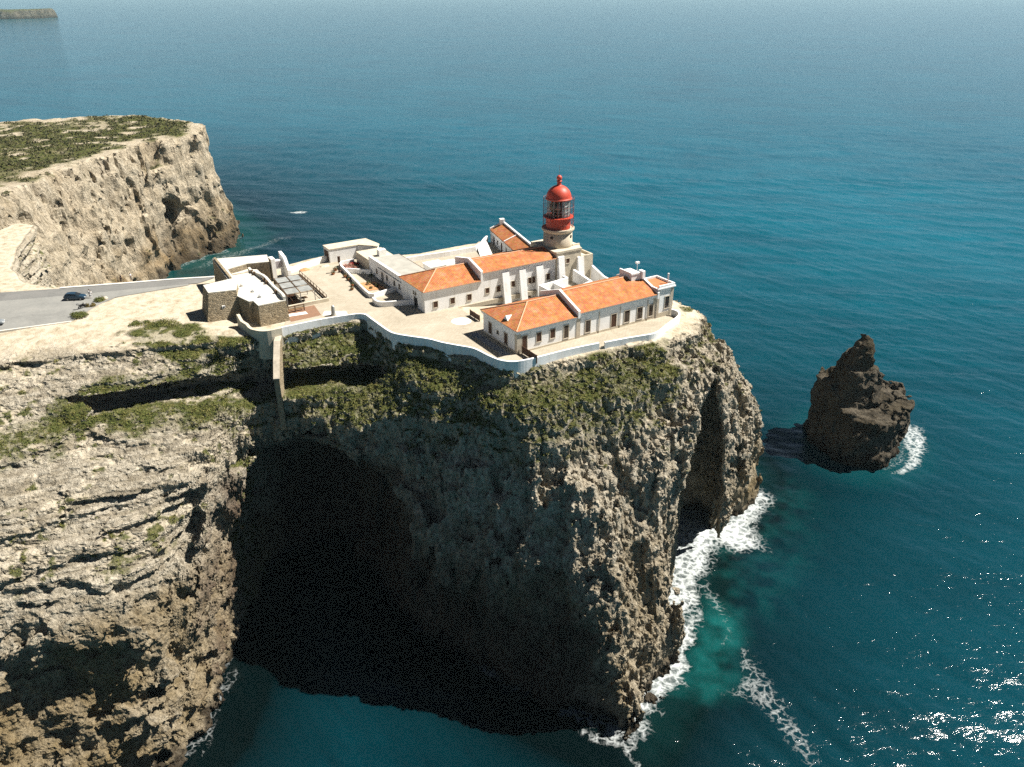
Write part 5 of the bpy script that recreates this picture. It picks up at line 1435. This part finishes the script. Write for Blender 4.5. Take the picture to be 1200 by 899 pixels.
# ------------------------------------------------------------------ vegetation
def leaf_cloud(centres, radii, n_leaf, size, squash=0.65, seed=1):
    """many small leaf faces spread through low domes; returns V, F (quads)."""
    r = np.random.default_rng(seed)
    n = len(centres)
    d = r.normal(size=(n, n_leaf, 3)); d /= np.linalg.norm(d, axis=2, keepdims=True)
    d[:, :, 2] = np.abs(d[:, :, 2])
    rad = radii[:, None] * r.uniform(0.35, 1.0, (n, n_leaf)) ** 0.6
    p = d * rad[:, :, None]
    lump = 0.75 + 0.5 * r.random((n, n_leaf, 1))
    p *= lump
    p[:, :, 2] *= squash
    p += centres[:, None, :]
    p = p.reshape(-1, 3)
    nn = d.reshape(-1, 3) + r.normal(size=(len(p), 3)) * 0.55
    nn /= np.linalg.norm(nn, axis=1, keepdims=True)
    t = np.cross(nn, r.normal(size=(len(p), 3))); t /= np.linalg.norm(t, axis=1, keepdims=True) + 1e-9
    b = np.cross(nn, t)
    s = (size * r.uniform(0.6, 1.3, (len(p), 1)) * np.repeat(radii / radii.mean(), n_leaf)[:, None] ** 0.4)
    V = np.stack([p - t * s, p - b * s * 0.55, p + t * s, p + b * s * 0.55], 1).reshape(-1, 3)
    F = np.arange(len(V)).reshape(-1, 4)
    return V.astype(np.float32), F

def scrub_mat(name, cols):
    m, nt, b = new_mat(name)
    pos = nd(nt, 'ShaderNodeNewGeometry').outputs['Position']
    n1 = noise_n(nt, pos, 0.35, 4, 0.65); n2 = noise_n(nt, pos, 2.4, 3, 0.6)
    f = mth(nt, 'ADD', mth(nt, 'MULTIPLY', n1, 0.6), mth(nt, 'MULTIPLY', n2, 0.4))
    nt.links.new(ramp(nt, f, [(0.34, cols[0]), (0.46, cols[1]), (0.56, cols[2]), (0.68, cols[3])]), b.inputs['Base Color'])
    b.inputs['Roughness'].default_value = 0.8
    b.inputs['Specular IOR Level'].default_value = 0.15
    return m
SCRUB = scrub_mat('scrub_leaves', [(0.050, 0.068, 0.019), (0.105, 0.122, 0.032), (0.155, 0.150, 0.044), (0.24, 0.19, 0.08)])
FARSCRUB = scrub_mat('far_scrub_leaves', [(0.040, 0.050, 0.020), (0.068, 0.074, 0.030), (0.105, 0.095, 0.045), (0.19, 0.155, 0.085)])

def scatter(V, N, veg, n, thr, rmin, rmax, n_leaf, size, name, mat, keep=None, seed=3, minup=0.2):
    r = np.random.default_rng(seed)
    m = (veg > thr) & (N[:, 2] > minup)
    if keep is not None: m &= keep
    idx = np.nonzero(m)[0]
    if len(idx) == 0: return
    w = veg[idx] ** 1.2; w = w / w.sum()
    pick = r.choice(idx, size=min(n, len(idx)), replace=False, p=w)
    rad = r.uniform(rmin, rmax, len(pick)) * (0.6 + 0.6 * r.random(len(pick)) ** 3)
    Vv, F = leaf_cloud(V[pick], rad, n_leaf, size, 0.7, seed)
    o = big_mesh(name, Vv, F, mat, smooth=False)
    tag(o, kind='stuff')
    return o
scatter(HV, HN, HM['veg'], 11000, 0.45, 0.18, 0.62, 12, 0.11, 'scrub', SCRUB, keep=(HV[:, 1] < 190))
scatter(FV, FN, FVEG, 9000, 0.35, 0.6, 1.9, 10, 0.42, 'far_scrub', FARSCRUB)

def shrub(x, y, z, rx, ry, h, label, n=900, mat=None, group=None, leaf=0.11, seed=1, name='shrub'):
    r = np.random.default_rng(seed)
    k = max(5, int(rx * ry * 5))
    c = np.stack([r.uniform(-1, 1, k) * rx * .75, r.uniform(-1, 1, k) * ry * .75, r.uniform(0, .35, k) * h], 1)
    c = c[(c[:, 0] / rx) ** 2 + (c[:, 1] / ry) ** 2 < .62]
    rad = r.uniform(.55, 1.0, len(c)) * h * .85
    V, F = leaf_cloud(c, rad, max(20, n // max(1, len(c))), leaf, .9, seed)
    o = big_mesh(name, V, F, mat or SCRUB, smooth=False)
    o.location = (x, y, z)
    return tag(o, label, 'shrub', group)
shrub(-74.0, 146.4, 59.6, 3.2, 1.7, 1.1, 'left end of the broad green thicket on the plateau edge', 2600, seed=2)
shrub(-69.0, 146.0, 59.5, 3.6, 2.0, 1.5, 'tallest middle part of the broad green thicket before the fort', 3200, seed=3)
shrub(-64.6, 145.4, 59.2, 2.4, 1.6, 1.2, 'green shrub just left of the fort gatehouse corner', 2200, seed=4)
shrub(-55.0, 138.6, 58.6, 2.3, 1.6, 1.7, 'round dark shrub at the foot of the fort wing', 2400, seed=5)
shrub(-88.2, 150.6, 60.0, 1.9, 2.2, 1.1, 'green shrub at the near end of the car park verge', 2000, seed=6)
shrub(-88.9, 156.3, 60.0, 1.2, 1.4, 0.7, 'low brown shrub in the middle of the car park verge', 900, LEAFDRY, seed=7)
shrub(-88.6, 159.4, 60.0, 1.0, 1.0, 1.1, 'upright shrub at the far end of the car park verge', 1100, seed=8)
g = (MB().lathe((0, 0), [(.55, 0), (.6, .3), (.45, .55), (.15, .62)], 9))
bl = link_mesh('boulder', g.v, g.f, STONE); bl.location = (-87.7, 160.3, 59.95); fix_normals(bl)
tag(bl, 'pale boulder beside the verge shrubs of the car park', 'boulder')

# planted strip, pots and flower beds on the terrace
def plant(a, b, r_, h, label, mat=LEAF, seed=1, pot=True, z=60.0):
    T = Thing('potted_plant' if pot else 'garden_plant', label, 'plant', a, b, z)
    if pot: T.part('pot', MB().lathe((a, b), [(r_ * .42, z), (r_ * .6, z + .35), (r_ * .62, z + .45)], 12), TERRA)
    V, F = leaf_cloud(np.array([[0, 0, (.45 if pot else .05)], [.15 * r_, .2 * r_, h * .4], [-.2 * r_, .1 * r_, h * .25]]), np.array([r_, r_ * .8, r_ * .7]), 70, .1, h / r_ * .5 + .3, seed)
    o = big_mesh('foliage', V, F, mat, smooth=False); o.parent = T.o
    return T
plant(-10.9, 63.2, .75, .9, 'dark bushy plant outside the far corner of the garden wall', seed=1)
plant(-12.4, 60.7, .6, .5, 'low dark plant standing clear of the garden wall', seed=2)
plant(-10.7, 57.4, .65, .6, 'plant at the outer foot of the garden wall below the tall post', LEAFDRY, 3)
plant(-10.8, 55.0, .6, .5, 'second small plant along the garden wall, next after the tall post', seed=4)
plant(-12.6, 48.5, .6, .45, 'low plant out on the paving in front of the flower bed', seed=5)
plant(-11.6, 50.8, .6, .7, 'small bush at the bend of the garden wall beside the flower bed', seed=6)
plant(-8.3, 49.3, .7, 1.1, 'tallest green plant in the red earth flower bed', seed=7, pot=False, z=60.2)
plant(-7.2, 47.1, .6, .7, 'smaller green plant in the red earth flower bed', seed=8, pot=False, z=60.2)
plant(-8.9, 46.6, .5, .5, 'low dry plant in the red earth flower bed', LEAFDRY, 9, False, 60.2)
plant(-6.0, 57.3, .8, .8, 'dark plant under the dividing wall of the garden', seed=10, pot=False, z=60.1)
plant(-5.6, 54.4, .7, .8, 'dark plant against the grey-roofed building wall', seed=11, pot=False, z=60.1)
def flowers(a, b, ra, rb, label, mat, seed, name='flower_bed'):
    r = np.random.default_rng(seed)
    c = np.stack([r.uniform(-ra, ra, 26), r.uniform(-rb, rb, 26), r.uniform(.1, .3, 26)], 1)
    T = Thing(name, label, 'flowers', a, b, 60.1)
    V, F = leaf_cloud(c, np.full(26, .42), 26, .1, .8, seed); o = big_mesh('foliage', V, F, LEAF, False); o.parent = T.o
    V, F = leaf_cloud(c + [0, 0, .18], np.full(26, .42), 22, .08, .8, seed + 1); o = big_mesh('blossom', V, F, mat, False); o.parent = T.o
flowers(-7.6, 63.6, 1.3, 1.6, 'pink flower bed inside the far corner of the garden wall', PINKFL, 1)
flowers(-5.6, 64.6, 0.9, 0.9, 'bright red flowers against the wall by the shed', REDFL, 2)
flowers(-7.6, 61.8, 1.3, 0.7, 'pink and green flower row behind the dividing wall', PINKFL, 3)
T = Thing('lamp_post', 'brown post with a dark box head outside the garden wall', 'post', -10.4, 61.6, 60)
T.part('post', MB().tube([(-10.4, 61.6, 60), (-10.4, 61.6, 63.2)], .1, 8), BROWN)
T.part('box_head', MB().box(-10.65, -10.15, 61.4, 61.8, 62.4, 63.7).box(-10.72, -10.08, 61.33, 61.87, 63.7, 63.8), BROWN)
T.part('base', MB().lathe((-10.4, 61.6), [(.45, 60), (.4, .35 + 60), (.15, 60.6)], 10), BROWN)
def heap(a, b, r_, h, label, mat, seed):
    r = np.random.default_rng(seed); m = MB(); n = 18
    rings = []
    vs = []
    for i, (k, z) in enumerate(((1.0, 0.0), (.75, .45), (.45, .8), (.15, 1.0))):
        for j in range(n):
            t = 2 * math.pi * j / n; q = r_ * k * r.uniform(.75, 1.2)
            vs.append((a + q * math.cos(t) * 1.4, b + q * math.sin(t), 60 + z * h * r.uniform(.7, 1.1) - (.05 if i == 0 else 0)))
    fs = [(i * n + j, i * n + (j + 1) % n, (i + 1) * n + (j + 1) % n, (i + 1) * n + j) for i in range(3) for j in range(n)] + [tuple(range(3 * n, 4 * n))]
    m.add(vs, fs); solo('earth_heap', m, mat, label, 'heap', a, b, 60)
heap(-17.0, 67.6, 1.1, .45, 'low reddish earth heap by the seaward wall near the gate', EARTH, 1)
heap(-12.0, 67.8, .9, .4, 'low sandy heap by the seaward wall near the shed', CREAM, 2)

# ------------------------------------------------------------------ cars
def car(x, y, z, rot, paint, label):
    T = Thing('parked_car', label, 'car', x, y, z, world=True, rot=rot)
    # body: stations along the length, lower shell
    st = [(-2.15, .62, .45, .80), (-2.05, .80, .32, .98), (-1.3, .87, .28, 1.02), (0, .88, .26, 1.0), (1.0, .87, .27, .96), (1.75, .82, .30, .86), (2.08, .72, .34, .74), (2.17, .6, .42, .62)]
    m = MB(); vs = []
    for xx, w, z0, z1 in st:
        vs += [(xx, -w * .92, z0), (xx, -w, (z0 + z1) / 2), (xx, -w * .93, z1), (xx, w * .93, z1), (xx, w, (z0 + z1) / 2), (xx, w * .92, z0)]
    n = len(st)
    fs = [(i * 6 + k, (i + 1) * 6 + k, (i + 1) * 6 + (k + 1) % 6, i * 6 + (k + 1) % 6) for i in range(n - 1) for k in range(6)] + [tuple(range(6)), tuple(range((n - 1) * 6, n * 6))[::-1]]
    m.add(vs, fs)
    # cabin
    cs = [(-1.98, .74, .98, -1.55, .58, 1.42), ]
    vs = [(-2.0, -.78, .96), (1.05, -.80, .94), (1.05, .80, .94), (-2.0, .78, .96), (-1.6, -.60, 1.44), (.15, -.62, 1.47), (.15, .62, 1.47), (-1.6, .60, 1.44), (-.7, -.63, 1.52), (-.7, .63, 1.52)]
    m.add(vs, [(0, 1, 5, 8, 4), (3, 7, 9, 6, 2), (1, 2, 6, 5), (3, 0, 4, 7), (4, 8, 9, 7), (8, 5, 6, 9), (0, 3, 2, 1)])
    b = T.part('body', m, paint)
    for sgn in (-1, 1):
        w = MB(); y0, y1 = sgn * .802, sgn * .655
        w.add([(-1.75, y0, 1.02), (-.55, y0, 1.01), (-.62, y1, 1.42), (-1.5, y1, 1.37), (-.45, y0, 1.01), (.78, y0, .99), (.12, y1, 1.40), (-.5, y1, 1.42)], [(0, 1, 2, 3), (4, 5, 6, 7)])
        T.part('side_window', w, CARGLASS)
        for xx in (-1.3, 1.32):
            ty = MB(); 
            pts = [(xx + .31 * math.cos(t), z_ + .31 + .31 * math.sin(t)) for t in np.linspace(0, 2 * math.pi, 19)[:-1] for z_ in (0,)]
            vs = [(px, sgn * .72, pz) for px, pz in pts] + [(px, sgn * .91, pz) for px, pz in pts]
            k = len(pts)
            ty.add(vs, [tuple(range(k)), tuple(range(k, 2 * k))[::-1]] + [(i, (i + 1) % k, k + (i + 1) % k, k + i) for i in range(k)])
            wh = T.part('wheel', ty, BLACK)
            rim = MB(); vs = [(xx + .19 * math.cos(t), sgn * .918, .31 + .19 * math.sin(t)) for t in np.linspace(0, 2 * math.pi, 13)[:-1]]
            rim.add(vs, [tuple(range(12))]); T.part('rim', rim, STEEL, wh)
        hl = MB().box(1.98, 2.14, min(sgn * .42, sgn * .68), max(sgn * .42, sgn * .68), .60, .74); T.part('headlight', hl, WMETAL)
        tl = MB().box(-2.13, -2.02, min(sgn * .5, sgn * .74), max(sgn * .5, sgn * .74), .72, .92); T.part('tail_light', tl, REDP)
        T.part('mirror', MB().box(.72, .86, min(sgn * .82, sgn * 1.0), max(sgn * .82, sgn * 1.0), .95, 1.08), paint)
    ws = MB().add([(1.03, -.70, 1.0), (1.03, .70, 1.0), (.22, .56, 1.452), (.22, -.56, 1.452)], [(0, 1, 2, 3)]); 
    for v in range(4): ws.v[v] = (ws.v[v][0] + .02, ws.v[v][1], ws.v[v][2] + .02)
    T.part('windscreen', ws, CARGLASS)
    rw = MB().add([(-1.97, -.62, 1.06), (-1.97, .62, 1.06), (-1.66, .52, 1.40), (-1.66, -.52, 1.40)], [(0, 1, 2, 3)]); 
    for v in range(4): rw.v[v] = (rw.v[v][0] - .02, rw.v[v][1], rw.v[v][2] + .005)
    T.part('rear_window', rw, CARGLASS)
    T.part('number_plate', MB().box(2.15, 2.18, -.26, .26, .46, .57), WMETAL)
car(-94.0, 160.2, 60.03, R(7), plain_mat('dark_blue_paint', (0.018, 0.045, 0.075), .22, .6, .08, 1.0), 'dark blue hatchback parked at the far side of the car park')
car(-103.3, 145.6, 60.03, R(14), plain_mat('grey_car_paint', (0.20, 0.22, 0.23), .25, .6, .08, 1.0), 'grey car cut by the picture edge on the near side of the car park')

def motorbike(x, y, z, rot, label):
    T = Thing('motorbike', label, 'motorbike', x, y, z, world=True, rot=rot)
    for xx in (-.68, .72):
        m = MB(); pts = [(xx + .27 * math.cos(t), 0, .31 + .27 * math.sin(t)) for t in np.linspace(0, 2 * math.pi, 19)]
        m.tube(pts, .07, 6); w = T.part('wheel', m, BLACK)
        T.part('hub', MB().tube([(xx, -.08, .31), (xx, .08, .31)], .16, 10), STEEL, w)
    T.part('body', MB().prism([(-.55, -.15), (.35, -.2), (.35, .2), (-.55, .15)], .38, .72).lathe((.15, 0), [(.15, .6), (.24, .75), (.2, .92), (.05, .98)], 10), C_BLACK)
    T.part('seat', MB().prism([(-.85, -.13), (-.02, -.15), (-.02, .15), (-.85, .13)], .76, [.92, .84, .84, .92]), BLACK)
    T.part('fork', MB().tube([(.72, -.1, .31), (.45, -.12, .98)], .03, 6).tube([(.72, .1, .31), (.45, .12, .98)], .03, 6).tube([(.45, -.12, .98), (.45, .12, .98)], .03, 6), STEEL)
    T.part('handlebar', MB().tube([(.3, -.36, 1.06), (.45, -.1, 1.0), (.45, .1, 1.0), (.3, .36, 1.06)], .025, 6), BLACK)
    T.part('headlight', MB().tube([(.48, 0, .86), (.66, 0, .86)], [.07, .11], 10), WMETAL)
    T.part('top_box', MB().box(-1.12, -.78, -.2, .2, .92, 1.22), STEEL)
motorbike(-89.9, 155.0, 60.03, R(55), 'black motorbike parked against the shrubs of the verge')

# ------------------------------------------------------------------ people
def skinned(name, joints, edges, radii, mat, parent, subdiv=2):
    me = bpy.data.meshes.new(name)
    me.from_pydata(joints, edges, [])
    o = bpy.data.objects.new(name, me); COL.objects.link(o)
    sk = o.modifiers.new('skin', 'SKIN'); sk.use_smooth_shade = True
    for i, rr in enumerate(radii):
        d = me.skin_vertices[0].data[i]
        d.radius = (rr, rr) if not isinstance(rr, tuple) else rr
        d.use_root = (i == 0)
    sb = o.modifiers.new('sub', 'SUBSURF'); sb.levels = subdiv; sb.render_levels = subdiv
    dg = bpy.context.evaluated_depsgraph_get()
    m2 = bpy.data.meshes.new_from_object(o.evaluated_get(dg))
    o.modifiers.clear(); o.data = m2; m2.name = name
    m2.materials.clear(); m2.materials.append(mat)
    if parent is not None: o.parent = parent
    return o

def person(x, y, z, rot, shirt, trousers, label, stride=0.16, arm=0.1):
    e = bpy.data.objects.new('person', None); COL.objects.link(e); e.location = (x, y, z); e.rotation_euler = (0, 0, rot)
    tag(e, label, 'person')
    s = stride
    J = [(0, 0, .95), (0, .01, 1.15), (0, 0, 1.40), (0, 0, 1.50), (0, .02, 1.60), (0, .02, 1.70),          # pelvis, waist, chest, neck, head, crown
         (.10, 0, .90), (.11, s * .6, .50), (.11, s, .08), (.11, s + .16, .03),
         (-.10, 0, .90), (-.11, -s * .3, .50), (-.11, -s, .08), (-.11, -s + .16, .03),
         (.19, 0, 1.42), (.24, -arm, 1.14), (.25, -arm + .08, .90), (.25, -arm + .12, .80),
         (-.19, 0, 1.42), (-.24, arm, 1.14), (-.25, arm + .12, .90), (-.25, arm + .16, .80),
         (0, .12, 1.60)]
    E_ = [(0, 1), (1, 2), (2, 3), (3, 4), (4, 5), (0, 6), (6, 7), (7, 8), (8, 9), (0, 10), (10, 11), (11, 12), (12, 13), (2, 14), (14, 15), (15, 16), (16, 17), (2, 18), (18, 19), (19, 20), (20, 21), (4, 22)]
    Rr = [.13, .12, .14, .055, .10, .08, .085, .058, .042, .035, .085, .058, .042, .035, .06, .042, .03, .035, .06, .042, .03, .035, .02]
    skinned('body', J, E_, Rr, SKIN, e)
    grow = .022
    t = [0, 1, 2, 14, 15, 18, 19]
    mp = {v: i for i, v in enumerate(t)}
    skinned('shirt', [J[i] for i in t], [(mp[a], mp[b]) for a, b in E_ if a in mp and b in mp], [Rr[i] + grow for i in t], shirt, e)
    t = [0, 6, 7, 8, 10, 11, 12]; mp = {v: i for i, v in enumerate(t)}
    skinned('trousers', [J[i] for i in t], [(mp[a], mp[b]) for a, b in E_ if a in mp and b in mp], [Rr[i] + grow for i in t], trousers, e)
    skinned('hair', [(0, -.02, 1.66), (0, 0, 1.74), (0, -.05, 1.58)], [(0, 1), (0, 2)], [.105, .075, .08], HAIR, e)
person(-88.9, 171.0, 60.15, R(100), C_BLACK, C_BLACK, 'person in black walking along the far edge of the road')
person(-87.2, 172.3, 60.15, R(-80), C_WHITE, C_DARK, 'person in a white top and dark trousers on the road edge')
person(-90.9, 160.9, 60.04, R(30), C_WHITE, C_WHITE, 'person all in white standing by the front of the blue car', .05)
person(-91.5, 161.6, 60.04, R(-140), C_WHITE, C_DARK, 'person in a white shirt and grey trousers beside the blue car bonnet', .05)

# ------------------------------------------------------------------ air
def haze():
    m = bpy.data.materials.new('sea_haze'); m.use_nodes = True
    nt = m.node_tree
    for n in list(nt.nodes):
        if n.type != 'OUTPUT_MATERIAL': nt.nodes.remove(n)
    v = nd(nt, 'ShaderNodeVolumePrincipled')
    v.inputs['Color'].default_value = (0.60, 0.88, 0.96, 1)
    v.inputs['Density'].default_value = HAZE_DENSITY
    v.inputs['Anisotropy'].default_value = 0.0
    nt.links.new(v.outputs[0], nt.nodes['Material Output'].inputs['Volume'])
    h = MB().box(-43000, 43000, -4000, 43000, -9.0, 128.0)
    o = link_mesh('haze', h.v, h.f, m); fix_normals(o)
    tag(o, kind='stuff')
HAZE_DENSITY = 4.0e-5
haze()

# ------------------------------------------------------------------ groups of like things
GROUPS = {'car': 'cars in the car park', 'person': 'people near the road', 'shrub': 'shrubs on the plateau edge and car park verge',
          'plant': 'plants along the terrace garden wall', 'flowers': 'flower beds on the terrace', 'heap': 'earth heaps by the seaward wall',
          'screen': 'brown board screens on the terrace', 'garden wall': 'low white garden walls'}
for o in scene.objects:
    if o.parent is None and o.get('category') in GROUPS: o['group'] = GROUPS[o['category']]
